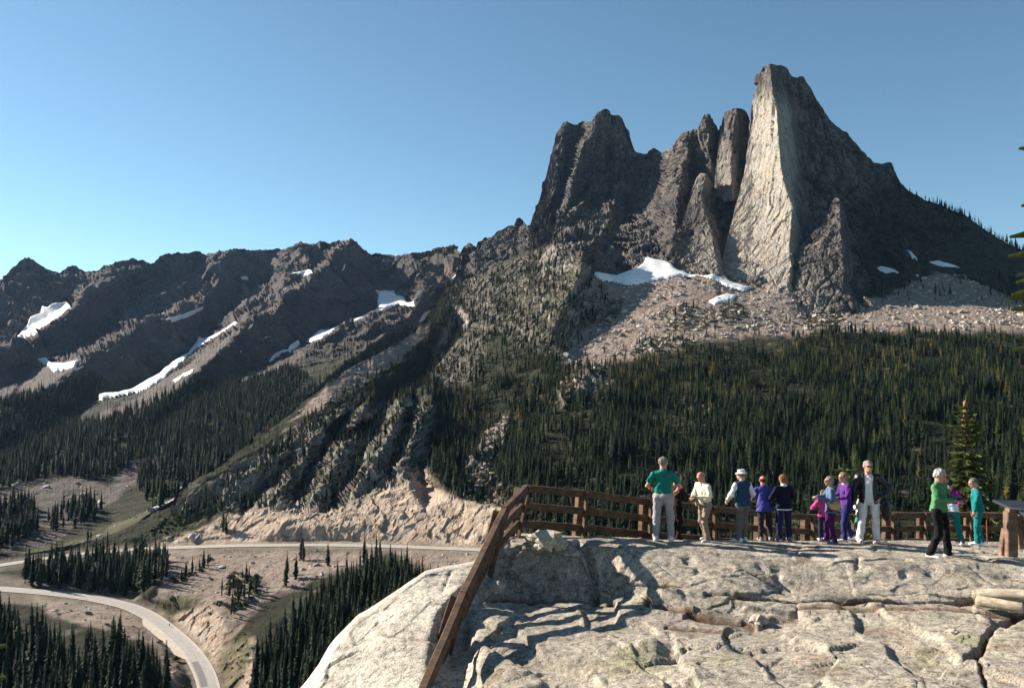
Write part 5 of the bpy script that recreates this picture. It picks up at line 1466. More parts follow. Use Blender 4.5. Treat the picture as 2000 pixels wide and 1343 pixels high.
# ================================================================== INFORMATION TABLE
sign = empty('information_table', (0, 0, 0))
base = V(1974, 1076, 15.7)
sign.location = base
tag(sign, 'timber information table with a dark sloping panel beside the fence', 'sign')
M_POST = wood_mat('weathered_post', (.11, .065, .045), (.24, .15, .11), (2.5, 2.5, 10))
beam('post', (0, 0, -.1), (.02, 0, .76), .20, .17, M_POST, sign, up=Vector((0, 1, 0)))
beam('brace', (-.12, .10, -.1), (-.03, .10, .42), .10, .12, M_POST, sign, up=Vector((0, 1, 0)))
beam('post', (1.05, .15, -.1), (1.05, .15, .70), .20, .17, M_POST, sign, up=Vector((0, 1, 0)))
beam('brace', (.42, .35, .0), (.22, .12, .70), .10, .12, M_POST, sign, up=Vector((0, 1, 0)))
beam('crossbar', (-.05, .0, .79), (1.2, .08, .69), .14, .09, M_POST, sign)
M_PANEL, _t, _b = new_mat('dark_panel')
_b.inputs['Roughness'].default_value = .6; _b.inputs['Specular IOR Level'].default_value = .25
_t.links.new(ramp(_t, noise_tex(_t, 5.0, 3), [(.3, (.02, .025, .035)), (.7, (.035, .042, .055))]), _b.inputs['Base Color'])
pv = [(-.02, .50, .93), (1.3, .62, .85), (1.3, -.20, .66), (.16, -.22, .76)]
nrm = (Vector(pv[1]) - Vector(pv[0])).cross(Vector(pv[3]) - Vector(pv[0])).normalized()
if nrm.z < 0: nrm = -nrm
pv = [Vector(q) for q in pv] + [Vector(q) - nrm * .05 for q in pv]
link('panel', mesh_from('panel', pv, [(0, 1, 2, 3), (7, 6, 5, 4), (0, 4, 5, 1), (1, 5, 6, 2), (2, 6, 7, 3), (3, 7, 4, 0)]), M_PANEL, sign)

# ================================================================== NEAR FIRS
def near_fir(name, loc, H, spread, label, seed, whorls=24, cones=False, base=.02, lean=0.0):
    r = random.Random(seed)
    root = empty(name, loc, r.random() * 6.28)
    tag(root, label, 'fir')
    tv, tf = [], []; n = 8
    for k in range(9):
        h = k / 8; rad = .055 * H / 7 * (1 - h) + .006
        for j in range(n):
            a = 6.283 * j / n; tv.append((rad * math.cos(a) + .02 * math.sin(h * 5), rad * math.sin(a), h * H - (.6 if k == 0 else 0)))
    for k in range(8):
        for j in range(n): tf.append((k * n + j, k * n + (j + 1) % n, (k + 1) * n + (j + 1) % n, (k + 1) * n + j))
    link('trunk', mesh_from('trunk', tv, tf, True), M_BARK, root)
    v, f = [], []; bv, bf = [], []
    def spray(p, d, side, upv, L, w):
        d = (d + Vector((0, 0, r.uniform(-.12, .05)))).normalized()
        """a needle shoot: two crossed feathered blades"""
        for q in range(2):
            sd = (side * math.cos(q * 1.2) + upv * math.sin(q * 1.2)).normalized()
            b = len(v); m = 3
            for i in range(m + 1):
                t = i / m; ww = w * (1 - .75 * t)
                c = p + d * (L * t)
                v.append(c - sd * ww); v.append(c + sd * ww)
            for i in range(m): f.append((b + 2 * i, b + 2 * i + 1, b + 2 * i + 3, b + 2 * i + 2))
    for k in range(whorls):
        h = base + (1 - base) * (k / whorls) ** .95
        R = spread * ((1 - h) ** .75) * r.uniform(.75, 1.15) + .10
        nb = 8 if h < .9 else 4
        a0 = r.random() * 6.28
        for j in range(nb):
            a = a0 + 6.283 * (j + r.uniform(-.25, .25)) / nb
            L = R * r.uniform(.65, 1.15)
            pitch = (.35 if h > .8 else -.05) + r.uniform(-.15, .12)
            d = Vector((math.cos(a) * math.cos(pitch), math.sin(a) * math.cos(pitch), math.sin(pitch)))
            sd = Vector((-math.sin(a), math.cos(a), 0)); up = d.cross(sd)
            p0 = Vector((0, 0, h * H))
            b = len(bv)
            for (t, rad) in ((0, .014), (1, .004)):
                c = p0 + d * (L * t)
                bv.extend([c + up * rad, c - up * rad * .6 + sd * rad, c - up * rad * .6 - sd * rad])
            bf += [(b, b + 1, b + 4, b + 3), (b + 1, b + 2, b + 5, b + 4), (b + 2, b, b + 3, b + 5)]
            ns = max(5, int(L / .065))
            for i in range(ns):
                t = (i + .5) / ns
                if t < .12: continue
                tl = (.34 * L * (1 - t) + .10) * r.uniform(.7, 1.1)
                c = p0 + d * (L * t) - Vector((0, 0, L * .12 * t * t))
                for s in (-1, 1):
                    dd = (d * .75 + sd * s * .75 + Vector((0, 0, r.uniform(-.12, .18)))).normalized()
                    spray(c, dd, dd.cross(up).normalized(), up, tl, .055)
            spray(p0 + d * (L * .82) - Vector((0, 0, L * .09)), d, sd, up, .20 + .14 * L, .058)
    spray(Vector((0, 0, H - .05)), Vector((0, 0, 1)), Vector((1, 0, 0)), Vector((0, 1, 0)), .35, .03)
    tag(link('branches', mesh_from('branches', bv, bf), M_BARK, root), kind='stuff')
    tag(link('crown', mesh_from('crown', v, f), M_NEAR, root), kind='stuff')
    if cones:
        for k in range(34):
            h = H * (1 - (r.random() ** 1.3) * .16) - .05
            a = r.random() * 6.28; rr = (H - h) * .17 * r.uniform(.3, 1) + .03
            cvv, cff = [], []
            for q, (zz, rad) in enumerate([(0, .012), (.03, .030), (.08, .032), (.12, .010)]):
                for j in range(6): cvv.append((rad * math.cos(j * 1.047), rad * math.sin(j * 1.047), zz))
            for q in range(3):
                for j in range(6): cff.append((q * 6 + j, q * 6 + (j + 1) % 6, q * 6 + 6 + (j + 1) % 6, q * 6 + 6 + j))
            cff += [tuple(range(6))[::-1], tuple(range(18, 24))]
            if k == 0: cme = mesh_from('cone', cvv, cff, True)
            co = link('cone', cme, M_CONE, root); co.location = (rr * math.cos(a), rr * math.sin(a), h); co.scale = (1.3, 1.3, 1.3)
    return root
M_NEAR = leaf_mat('near_fir_needles', [(0, (.085, .105, .036)), (.5, (.10, .12, .040)), (1, (.11, .13, .044))], .2)
M_CONE = simple_mat('reddish_cones', (.30, .13, .08), .8, .3, 20)
def base_for(px, py, D, H):
    q = V(px, py, D); return (q.x, q.y, q.z - H)
near_fir('fir_tree', base_for(1886, 788, 27.0, 8.2), 8.2, 1.45, 'young fir with reddish cones at its tip rising behind the fence', 3, 46, True)
near_fir('fir_tree', base_for(2040, 810, 27.5, 7.6), 7.6, 1.5, 'dense green fir without cones behind the information table', 5, 42)
near_fir('fir_tree', base_for(2098, 40, 8.6, 9.0), 9.0, .96, 'close fir whose branch tips reach in against the sky', 9, 30, False, .60)
near_fir('fir_tree', base_for(-128, 1040, 7.2, 4.6), 4.6, .78, 'small fir below the ledge with shoot tips over the lower road', 12, 16)
near_fir('fir_sapling', base_for(1648, 906, 26.0, 3.6), 3.6, .6, 'slim fir sapling behind the fence beside the purple jacketed visitor', 15, 14)
# ================================================================== PEOPLE
def rc(p, a, b, ra, rb, flat=1.0):
    """distance to a tapered round limb; flat < 1 squeezes it front to back"""
    a = np.asarray(a, np.float32); b = np.asarray(b, np.float32)
    q = p - a; ba = b - a
    h = np.clip(q @ ba / max(float(ba @ ba), 1e-9), 0, 1)
    w = q - h[:, None] * ba
    if flat != 1.0:
        w = w * np.array([1, 1 / flat, 1], np.float32)
    return (np.sqrt((w * w).sum(1)) - (ra + (rb - ra) * h)) * (min(flat, 1.0))
def el(p, c, r):
    r = np.asarray(r, np.float32)
    q = (p - np.asarray(c, np.float32)) / r
    k = np.sqrt((q * q).sum(1))
    return (k - 1) * r.min()
def smin(a, b, k=.03):
    h = np.clip(.5 + .5 * (b - a) / k, 0, 1)
    return b + (a - b) * h - k * h * (1 - h)
def net(f, lo, hi, h):
    """surface of f = 0 on a lattice (surface nets)"""
    lo, hi = np.asarray(lo, float), np.asarray(hi, float)
    n = np.maximum(np.ceil((hi - lo) / h).astype(int) + 1, 4)
    ax = [lo[k] + h * np.arange(n[k]) for k in range(3)]
    G = np.stack(np.meshgrid(*ax, indexing='ij'), -1).astype(np.float32)
    v = f(G.reshape(-1, 3)).reshape(n).astype(np.float32)
    for k in range(3):
        sl = [slice(None)] * 3
        for e in (0, -1):
            sl[k] = e; v[tuple(sl)] = np.maximum(v[tuple(sl)], .001)
    s = v < 0
    cn = n - 1
    acc = np.zeros((*cn, 3)); cnt = np.zeros(cn)
    quads = []
    for k in range(3):
        a = [slice(None)] * 3; b = [slice(None)] * 3
        a[k] = slice(0, -1); b[k] = slice(1, None)
        i = np.argwhere(s[tuple(a)] != s[tuple(b)])
        if not len(i): continue
        j = i.copy(); j[:, k] += 1
        v0, v1 = v[tuple(i.T)], v[tuple(j.T)]
        t = v0 / (v0 - v1)
        pos = i.astype(float); pos[:, k] += t
        k1, k2 = (k + 1) % 3, (k + 2) % 3
        cells = []
        for d1, d2 in ((0, 0), (1, 0), (1, 1), (0, 1)):
            c = i.copy(); c[:, k1] -= d1; c[:, k2] -= d2
            cells.append(c)
        ok = np.ones(len(i), bool)
        for c in cells: ok &= ((c >= 0) & (c < cn)).all(1)
        pos = pos[ok]; sg = s[tuple(i[ok].T)]
        cells = [c[ok] for c in cells]
        for c in cells:
            np.add.at(acc, tuple(c.T), pos); np.add.at(cnt, tuple(c.T), 1)
        q = np.stack([np.ravel_multi_index(tuple(c.T), cn) for c in cells], 1)
        q[~sg] = q[~sg][:, ::-1]
        quads.append(q)
    if not quads: return np.zeros((0, 3)), np.zeros((0, 4), np.int32)
    m = cnt > 0
    idx = -np.ones(cn, int); idx[m] = np.arange(m.sum())
    V_ = lo + h * (acc[m] / cnt[m][:, None])
    return V_, idx.ravel()[np.concatenate(quads)].astype(np.int32)
def joinm(parts):
    vs, fs, b = [], [], 0
    for v, f in parts:
        vs.append(v); fs.append(f + b); b += len(v)
    return np.concatenate(vs), np.concatenate(fs)
_cloth = {}
def cloth(col, rough=.85, spec=.15):
    if max(col) < .58: col = tuple(x * .6 for x in col)
    key = (col, rough)
    if key not in _cloth:
        _cloth[key] = simple_mat('cloth', col, rough, .14, 7.0, .25, 25.0, spec)
    return _cloth[key]
M_SKIN = simple_mat('skin', (.50, .27, .19), .6, .12, 14.0)
M_SKIN2 = simple_mat('ruddy_skin', (.46, .21, .14), .6, .12, 14.0)
M_EYE = simple_mat('dark_eye', (.03, .025, .02), .3, .1, 5.0)
def hand_fn(w, d, nrm, thumb_side, curl):
    """palm, four fingers of unequal length with a knuckle bend, thumb leaving the side of the palm"""
    d = Vector(d).normalized(); nrm = Vector(nrm); nrm = (nrm - d * nrm.dot(d)).normalized()
    s = d.cross(nrm) * thumb_side
    w = Vector(w)
    segs = []
    pc = w + d * .045
    for i, (off, ln) in enumerate(((.030, .066), (.010, .075), (-.010, .070), (-.029, .055))):
        k0 = w + d * .088 + s * off
        a1 = curl; a2 = curl * 2.0
        d1 = (d * math.cos(a1) + nrm * math.sin(a1)); d2 = (d * math.cos(a2) + nrm * math.sin(a2))
        k1 = k0 + d1 * ln * .55; k2 = k1 + d2 * ln * .5
        segs += [(w + d * .05 + s * off * .8, k0, .0115, .0105), (k0, k1, .0098, .0088), (k1, k2, .0086, .0068)]
    t0 = w + d * .022 + s * .030; t1 = w + d * .060 + s * .056 + nrm * .010; t2 = t1 + (d * .8 + nrm * .35 - s * .1).normalized() * .034
    segs += [(w + d * .018 + s * .016, t0, .016, .013), (t0, t1, .0125, .0105), (t1, t2, .0100, .0078)]
    segs += [(w - d * .03, w + d * .01, .026, .025)]
    def f(p):
        q = p - np.array(pc, np.float32)
        M = np.array([s, d, nrm], np.float32)
        l = q @ M.T / np.array([.040, .052, .015], np.float32)
        r = (np.sqrt((l * l).sum(1)) - 1) * .015
        for a, b, ra, rb in segs:
            r = smin(r, rc(p, a, b, ra, rb), .006)
        return r
    c = np.array(w + d * .07)
    return f, c - .125, c + .125
def person(px, D, ytop, yaw, label, top, bottom, hair, skin=None, arms=None, legs=None, lean=0.0, head=(0, 0), sleeve='long', hem=.90, loose=1.0, shoes=(.75, .72, .68),
           vest=None, open_jacket=None, collar=None, hem_band=None, hat=None, glasses=None, bald=False, hairlen=.0, zg=None, fine=True, extra=None, roll=0.0, panel=None, group=None):
    sx = float(px)
    if zg is None:
        zg = ground_z(px, D)
    base = V(px, 1060, D); base.z = zg
    Hm = V(px, ytop, D).z - zg
    S = Hm / (1.745 - .9 * abs(math.sin(lean)) * .18)
    root = empty('person', base, math.radians(yaw))
    root.scale = (S * 1.13, S * 1.10, S)
    tag(root, label, 'person', group)
    skin = skin or M_SKIN
    # skeleton in metres for a 1.75 m figure, facing +y
    cl, sl = math.cos(lean), math.sin(lean)
    def up(x, y, z):
        """points above the hips follow the lean"""
        dz = z - .95
        return Vector((x + roll * dz, y * cl + dz * sl, .95 + dz * cl - y * sl))
    arms = arms or {}
    aL = arms.get('L', ((-.27, .02, 1.14), (-.27, .10, .90))); aR = arms.get('R', ((.27, .02, 1.14), (.27, .10, .90)))
    lg = legs or {}
    lL = lg.get('L', ((-.10, .03, .49), (-.11, -.01, .09), 0)); lR = lg.get('R', ((.10, .03, .49), (.11, -.01, .09), 0))
    shL, shR = up(-.172, -.005, 1.385), up(.172, -.005, 1.385)
    eL, wL = up(*aL[0]), up(*aL[1]); eR, wR = up(*aR[0]), up(*aR[1])
    hipL, hipR = Vector((-.095, 0, .92)), Vector((.095, 0, .92))
    neck0, neck1 = up(0, -.01, 1.42), up(0, .015, 1.54)
    hy, hp = head
    hc = up(0, .03 + .05 * math.sin(hp), 1.625 - .03 * abs(math.sin(hp)))
    Rh = Matrix.Rotation(math.radians(0) + hy, 3, 'Z') @ Matrix.Rotation(hp - lean * .4, 3, 'X')
    Rhn = np.array(Rh, np.float32)
    def hl(p): return (p - np.array(hc, np.float32)) @ Rhn       # world -> head frame
    def head_f(p):
        q = hl(p)
        d = el(q, (0, -.012, .022), (.076, .096, .096))
        d = smin(d, el(q, (0, .022, -.052), (.056, .068, .068)), .03)          # jaw
        d = smin(d, el(q, (0, .078, -.092), (.022, .018, .016)), .015)        # chin
        d = smin(d, rc(q, (0, .088, .012), (0, .108, -.028), .010, .015), .012)   # nose
        d = smin(d, el(q, (0, .086, .036), (.050, .014, .012)), .014)         # brow
        d = smin(d, el(q, (0, .090, -.060), (.025, .010, .010)), .010)        # lips
        for s in (-1, 1):
            d = np.maximum(d, -el(q, (s * .032, .099, .012), (.017, .014, .012)))
            d = smin(d, el(q, (s * .078, -.010, -.005), (.012, .022, .034)), .010)   # ears
        return smin(d, rc(p, neck0, hc - Vector(Rh @ Vector((0, .02, .05))), .062, .056), .02)
    hcn = np.array(hc)
    body = [net(head_f, hcn - np.array([.15, .17, .24]), hcn + np.array([.15, .17, .15]), .0092 if fine else .02)]
    def limbs_f(p):
        d = rc(p, up(0, 0, 1.0), up(0, 0, 1.30), .10, .105, .62)
        d = smin(d, rc(p, shL, shR, .030, .030), .03)
        d = smin(d, rc(p, neck0, neck1, .056, .052), .03)
        for a, b, c in ((shL, eL, wL), (shR, eR, wR)):
            kk = 1.0 if sleeve == 'short' else .72
            d = smin(d, rc(p, a, b, .040 * kk, .038 * kk), .02); d = smin(d, rc(p, b, c, .038 * kk, .025 * kk), .015)
        for h_, (kn, an, fd) in ((hipL, lL), (hipR, lR)):
            d = smin(d, rc(p, h_, kn, .060, .042), .03); d = smin(d, rc(p, kn, an, .042, .030), .02)
        return d
    alls = np.array([shL, shR, eL, eR, wL, wR, hc, lL[0], lR[0], lL[1], lR[1]])
    lo, hi_ = alls.min(0) - .22, alls.max(0) + .22
    body.append(net(limbs_f, lo, hi_, .02 if sleeve == 'short' else .03))
    if fine:
        for w, e_, ts, key in ((wL, eL, 1, 'L'), (wR, eR, -1, 'R')):
            if arms.get('hide' + key): continue
            dd = (w - e_).normalized()
            nrm = arms.get('n' + key, (.9 * ts, 0, -.1) if dd.z < -.6 else (0, -.2, -1))
            f, a, b = hand_fn(w + dd * .015, dd, nrm, ts * (1 if True else -1), arms.get('curl', .45))
            body.append(net(f, a, b, .0068))
    bm_ = mesh_from('body', *joinm(body), smooth=True)
    link('body', bm_, skin, root)
    # hair
    def hair_f(p):
        q = hl(p)
        nz = .014 * pnoise(q * 34 + 3) + .009 * pnoise(q * 80)
        d = el(q, (0, -.020, .028), (.084, .100, .096)) - nz
        if hairlen: d = smin(d, el(q, (0, -.045, -.04), (.085, .062, .055 + hairlen)), .03) - nz * .3
        face = np.maximum(.045 - q[:, 1] + .55 * np.maximum(0, q[:, 2] - .045) * 1.6, q[:, 2] - .085)
        d = np.maximum(d, -np.maximum(face * -1, -1) * -1) if False else np.maximum(d, -(np.maximum(-(q[:, 1] - .040 - .25 * np.abs(q[:, 0])), q[:, 2] - .062)))
        d = np.maximum(d, -(q[:, 2] + .085 + hairlen))
        if bald: d = np.maximum(d, q[:, 2] - .050 + .35 * np.maximum(0, q[:, 1] + .02))
        return d
    if hair is not None:
        hv = net(hair_f, hcn - .17, hcn + .16, .0095 if fine else .025)
        if len(hv[1]): link('hair', mesh_from('hair', *hv, smooth=True), cloth(hair, .7), root)
    if fine:
        for s in (-1, 1):
            c = Vector(hc) + Rh @ Vector((s * .032, .084, .012))
            me = bpy.data.meshes.new('eye')
            import bmesh
            bmq = bmesh.new(); bmesh.ops.create_icosphere(bmq, subdivisions=1, radius=.0125); bmq.to_mesh(me); bmq.free()
            o = link('eye', me, M_EYE, root); o.location = c
    # garments ------------------------------------------------------
    def folds(p, amt=.010):
        return np.minimum(.016, amt * 1.5) * (pnoise(p * np.array([9, 9, 5], np.float32) + sx) + .8 * (1 - 2 * np.abs(pnoise(p @ np.array([[1, 0, .5], [0, 1, 0], [-.5, 0, 1]], np.float32) * np.array([14, 14, 7], np.float32) + sx * 1.7))))
    def torso(p, g=0.0, hem_=hem):
        d = rc(p, up(0, -.005, .98), up(0, .0, 1.27), .156 + g, .165 + g, .70)
        d = smin(d, rc(p, shL + Vector((.02, 0, -.005)), shR + Vector((-.02, 0, -.005)), .060 + g, .060 + g), .06)
        for a_ in (shL, shR): d = smin(d, rc(p, up(0, -.01, 1.44), a_ + Vector((0, 0, .01)), .058 + g, .046 + g), .04)
        if hem_ < .93: d = smin(d, rc(p, up(0, -.01, hem_ - .02), up(0, 0, 1.0), .172 * loose + g, .16 + g, .74), .05)
        return d
    def sleeves(p, g=0.0, stop=None):
        d = np.full(len(p), 9.0, np.float32)
        for a, b, c in ((shL, eL, wL), (shR, eR, wR)):
            if stop == 'short':
                m = a + (b - a) * .72
                q = rc(p, a, m, .064 + g, .066 + g)
                cut = (p - np.array(m, np.float32)) @ np.array((b - a).normalized(), np.float32)
                d = np.minimum(d, np.maximum(q, cut))
            else:
                q = smin(rc(p, a, b, .063 * (.6 + .4 * loose) + g, .055 * loose + g), rc(p, b, c, .056 * loose + g, .042 * loose + g), .03)
                cut = (p - np.array(c, np.float32)) @ np.array((c - b).normalized(), np.float32)
                d = np.minimum(d, np.maximum(q, cut - .012))
        return d
    upv = np.array([0, sl, cl], np.float32)
    def hemcut(p, z): return -((p - np.array(up(0, 0, z), np.float32)) @ upv)
    def neckcut(p): return -(np.sqrt(((p - np.array(up(0, .03, 1.53), np.float32)) ** 2).sum(1)) - .075)
    hgar = .0185 if fine else .035
    glo, ghi = alls[:7].min(0) - .25, alls[:7].max(0) + .15; glo[2] = min(glo[2], .6); ghi[2] = up(0, 0, 1.56).z + .05
    def garment(name, fn, col, rough=.85, spec=.15):
        vv = net(fn, glo, ghi, hgar)
        if len(vv[1]): return link(name, mesh_from(name, *vv, smooth=True), cloth(col, rough, spec), root)
    if open_jacket:
        garment('shirt', lambda p: np.maximum(np.maximum(torso(p, -.012, .88) + folds(p, .006), hemcut(p, .86)), neckcut(p)), top)
        def jk(p):
            d = smin(torso(p, .016, hem), sleeves(p, .012), .04) + folds(p, .016)
            q = p - np.array(up(0, 0, 1.2), np.float32)
            zz = q @ upv
            gap = np.maximum(np.abs(p[:, 0] - roll * zz) - (.055 + .05 * np.clip(zz + .05, 0, .4) + .07 * np.clip(-zz, 0, .4)), -(p[:, 1] - .0 - sl * zz))
            return np.maximum(np.maximum(np.maximum(d, hemcut(p, hem)), neckcut(p)), -gap)
        garment('jacket', jk, open_jacket, .45, .5)
    else:
        nm = 'jacket' if loose > 1.05 else 'shirt'
        def tp_(p):
            d = smin(torso(p), sleeves(p, stop=sleeve), .035) + folds(p, .012 * loose)
            return np.maximum(np.maximum(d, hemcut(p, hem)), neckcut(p))
        garment(nm, tp_, top)
        if vest: garment('vest', lambda p: np.maximum(np.maximum(np.maximum(torso(p, .012) + folds(p, .010), hemcut(p, hem - .01)), np.abs(p[:, 0] - roll * (p[:, 2] - .95)) - .185), neckcut(p)), vest)
    if panel:
        garment('lower_panel', lambda p: np.maximum(np.maximum(torso(p, .010) + folds(p, .012), hemcut(p, hem - .005)), -hemcut(p, hem + .20)), panel)
    if collar:
        garment('collar', lambda p: np.maximum(rc(p, up(0, -.012, 1.44), up(0, .012, 1.505), .082, .070), np.maximum(neckcut(p) + .012, hemcut(p, 1.435))), collar)
    if hem_band:
        garment('shirt_tail', lambda p: np.maximum(np.maximum(torso(p, -.004, hem - .05) + folds(p), hemcut(p, hem - .035)), -hemcut(p, hem + .01)), hem_band)
    def legs_f(p):
        d = el(p, (0, -.01, .93), (.165, .125, .13))
        for h_, (kn, an, fd) in ((hipL, lL), (hipR, lR)):
            d = smin(d, rc(p, h_, kn, .098, .074), .035); d = smin(d, rc(p, kn, an, .074, .068), .025)
        d = d + folds(p, .012)
        cut = np.minimum(p[:, 2] - .055, 9)
        return np.maximum(np.maximum(d, -(p[:, 2] - .05)), p[:, 2] - 1.03)
    ll = np.array([lL[0], lR[0], lL[1], lR[1], (-.2, -.15, .0), (.2, .15, 1.05)]).astype(float)
    vv = net(legs_f, ll.min(0) - .14, ll.max(0) + .14, hgar)
    link('trousers', mesh_from('trousers', *vv, smooth=True), cloth(bottom), root)
    for kn, an, fd in (lL, lR):
        a = Vector(an); c, s_ = math.cos(fd), math.sin(fd)
        def shoe_f(p, a=a, c=c, s_=s_):
            q = p - np.array((a.x, a.y, 0), np.float32)
            q = np.stack([q[:, 0] * c + q[:, 1] * s_, -q[:, 0] * s_ + q[:, 1] * c, q[:, 2]], 1)
            d = rc(q, (0, -.045, .045), (0, .15, .032), .046, .040)
            d = smin(d, rc(q, (0, -.02, .05), (0, -.02, .10), .044, .046), .02)
            return np.maximum(d, -q[:, 2] + .0)
        vv = net(shoe_f, (a.x - .22, a.y - .22, -.02), (a.x + .22, a.y + .24, .17), .014 if fine else .03)
        if len(vv[1]): link('shoe', mesh_from('shoe', *vv, smooth=True), cloth(shoes), root)
    if hat:
        def hat_f(p):
            q = hl(p)
            d = np.maximum(rc(q, (0, -.015, .06), (0, -.015, .105), .095, .078), q[:, 2] - .135)
            d = np.maximum(d, -(q[:, 2] - .045))
            br = np.maximum(np.sqrt((q[:, 0] / 1.0) ** 2 + ((q[:, 1] + .01) / 1.1) ** 2) - .125, np.abs(q[:, 2] - .052 + .25 * np.maximum(0, np.sqrt(q[:, 0] ** 2 + q[:, 1] ** 2) - .09)) - .008)
            return smin(d, br, .015)
        vv = net(hat_f, hcn - .19, hcn + .19, .0095)
        link('hat', mesh_from('hat', *vv, smooth=True), cloth(hat), root)
    if glasses:
        def gl_f(p):
            q = hl(p)
            d = np.full(len(p), 9., np.float32)
            for s in (-1, 1):
                d = np.minimum(d, el(q, (s * .034, .100, .010), (.027, .008, .020)))
                d = np.minimum(d, rc(q, (s * .060, .095, .014), (s * .084, -.01, .014), .004, .004))
            return np.minimum(d, rc(q, (-.02, .106, .014), (.02, .106, .014), .004, .004))
        vv = net(gl_f, hcn - .15, hcn + .15, .006)
        link('glasses', mesh_from('glasses', *vv, smooth=True), cloth(glasses, .25, .6), root)
    root['S'] = S
    return root, up, S
SKYX = [a for a, b, c in SKY_F]
def ground_z(px, D):
    ds = np.interp(px, SKYX, [c for a, b, c in SKY_F]); ys = np.interp(px, SKYX, [b for a, b, c in SKY_F])
    zs = float(SF.at(px, ys + .1)[2])
    if D >= ds:
        return zs - float(np.interp(D - ds, [0, .5, 1.6, 4.0, 9.0], [0, .04, .32, 1.0, 3.2])) 
    yy = np.linspace(ys, ys + 160, 160)
    q = SF.at(np.full(160, float(px)), yy)
    return float(q[np.argmin(np.abs(q[:, 1] - D)), 2])
fwd = lambda x=.18, y=.24, z=1.06: None
HOLD = {'L': ((-.25, .06, 1.16), (-.07, .27, 1.16)), 'R': ((.25, .06, 1.16), (.07, .27, 1.16)), 'curl': .6}
FRONT = {'L': ((-.27, .08, 1.15), (-.17, .28, 1.05)), 'R': ((.27, .08, 1.15), (.17, .28, 1.05)), 'curl': .5}
# along the fence, from its corner on
person(1297, 17.25, 892, -12, 'man in teal polo shirt and pale grey trousers seen from behind', (.015, .26, .21), (.50, .47, .48), (.34, .30, .27), sleeve='short', hem=.93,
       arms={'L': ((-.30, .05, 1.13), (-.24, .28, 1.06)), 'R': ((.30, .05, 1.13), (.24, .26, 1.02)), 'curl': .5}, legs={'L': ((-.13, .02, .49), (-.15, -.01, .09), .1), 'R': ((.12, .03, .49), (.13, .0, .09), -.15)}, head=(-.25, .0), collar=(.02, .30, .25), shoes=(.62, .58, .55))
person(1322, 18.0, 922, -80, 'person in dark maroon clothes half hidden behind the teal shirted man, reaching out', (.035, .012, .016), (.02, .012, .014), (.10, .07, .05), hem=.85,
       arms={'L': ((-.26, .05, 1.15), (-.20, .28, 1.10)), 'R': ((.24, .14, 1.17), (.10, .42, 1.14)), 'curl': .3}, shoes=(.04, .03, .03))
r2, up2, S2 = person(1378, 17.35, 921, 118, 'bald man in cream sweater and khaki trousers looking down at his hands', (.74, .68, .52), (.40, .31, .23), (.45, .38, .32), skin=M_SKIN2, bald=True, hem=.93, lean=.16,
       arms=HOLD, head=(.1, -.45), legs={'L': ((-.10, .12, .50), (-.10, .03, .09), .1), 'R': ((.11, .02, .49), (.12, -.16, .09), -.1)}, shoes=(.60, .57, .54))
person(1452, 17.45, 918, 22, 'man in white bucket hat and dark blue vest over white sleeves', (.72, .70, .68), (.23, .185, .17), (.35, .30, .26), vest=(.035, .085, .17), hat=(.72, .71, .69), hem=.90, loose=1.12, lean=.03,
       arms={'L': ((-.27, .05, 1.14), (-.22, .26, .98)), 'R': ((.27, -.02, 1.15), (.24, .16, .96)), 'curl': .6}, head=(.55, -.12), legs={'L': ((-.06, .04, .49), (-.13, -.03, .09), .3), 'R': ((.07, .05, .49), (.05, .02, .09), -.1)})
person(1494, 17.9, 931, -4, 'man in violet blue windbreaker leaning towards the rail', (.095, .10, .42), (.05, .05, .055), (.16, .08, .05), skin=M_SKIN2, bald=True, hem=.78, loose=1.25, lean=.14,
       arms={'L': ((-.30, .14, 1.18), (-.18, .36, 1.10)), 'R': ((.30, .14, 1.18), (.18, .36, 1.10)), 'curl': .5}, collar=(.085, .09, .38), legs={'L': ((-.09, .0, .49), (-.12, -.10, .09), .2), 'R': ((.11, .05, .49), (.14, .02, .09), -.2)}, shoes=(.45, .42, .40))
person(1532, 17.7, 926, 8, 'woman with auburn curls in navy sweater over a white shirt tail', (.016, .014, .045), (.030, .030, .10), (.34, .16, .07), hem=.86, loose=1.2, collar=(.70, .68, .66), hem_band=(.62, .64, .68), hairlen=.01,
       arms={'L': ((-.27, .06, 1.14), (-.20, .26, 1.02)), 'R': ((.27, .04, 1.14), (.22, .25, 1.03)), 'curl': .5}, legs={'L': ((-.11, .02, .49), (-.10, .0, .09), .15), 'R': ((.12, .02, .49), (.14, .02, .09), -.15)}, shoes=(.30, .30, .38))
person(1610, 18.5, 956, 14, 'small person in bright pink jacket behind the woman with the handbag', (.62, .06, .24), (.03, .03, .08), (.20, .13, .08), hem=.84, loose=1.25, arms={'L': ((-.31, .08, 1.14), (-.20, .28, 1.08)), 'R': ((.27, .06, 1.14), (.18, .27, 1.06))})
r7, up7, S7 = person(1624, 17.55, 930, 82, 'grey haired woman in denim blue jacket and purple trousers facing along the fence', (.155, .215, .36), (.105, .018, .135), (.36, .34, .32), hem=.80, loose=1.25, glasses=(.12, .06, .04), hairlen=.01,
       arms={'L': ((-.26, .06, 1.16), (-.10, .30, 1.16)), 'R': ((.26, .08, 1.18), (.06, .30, 1.20)), 'curl': .5}, head=(.25, -.05), collar=(.17, .23, .38), legs={'L': ((-.10, .03, .49), (-.11, -.05, .09), .2), 'R': ((.11, .04, .49), (.13, .08, .09), .0)}, shoes=(.35, .32, .42))
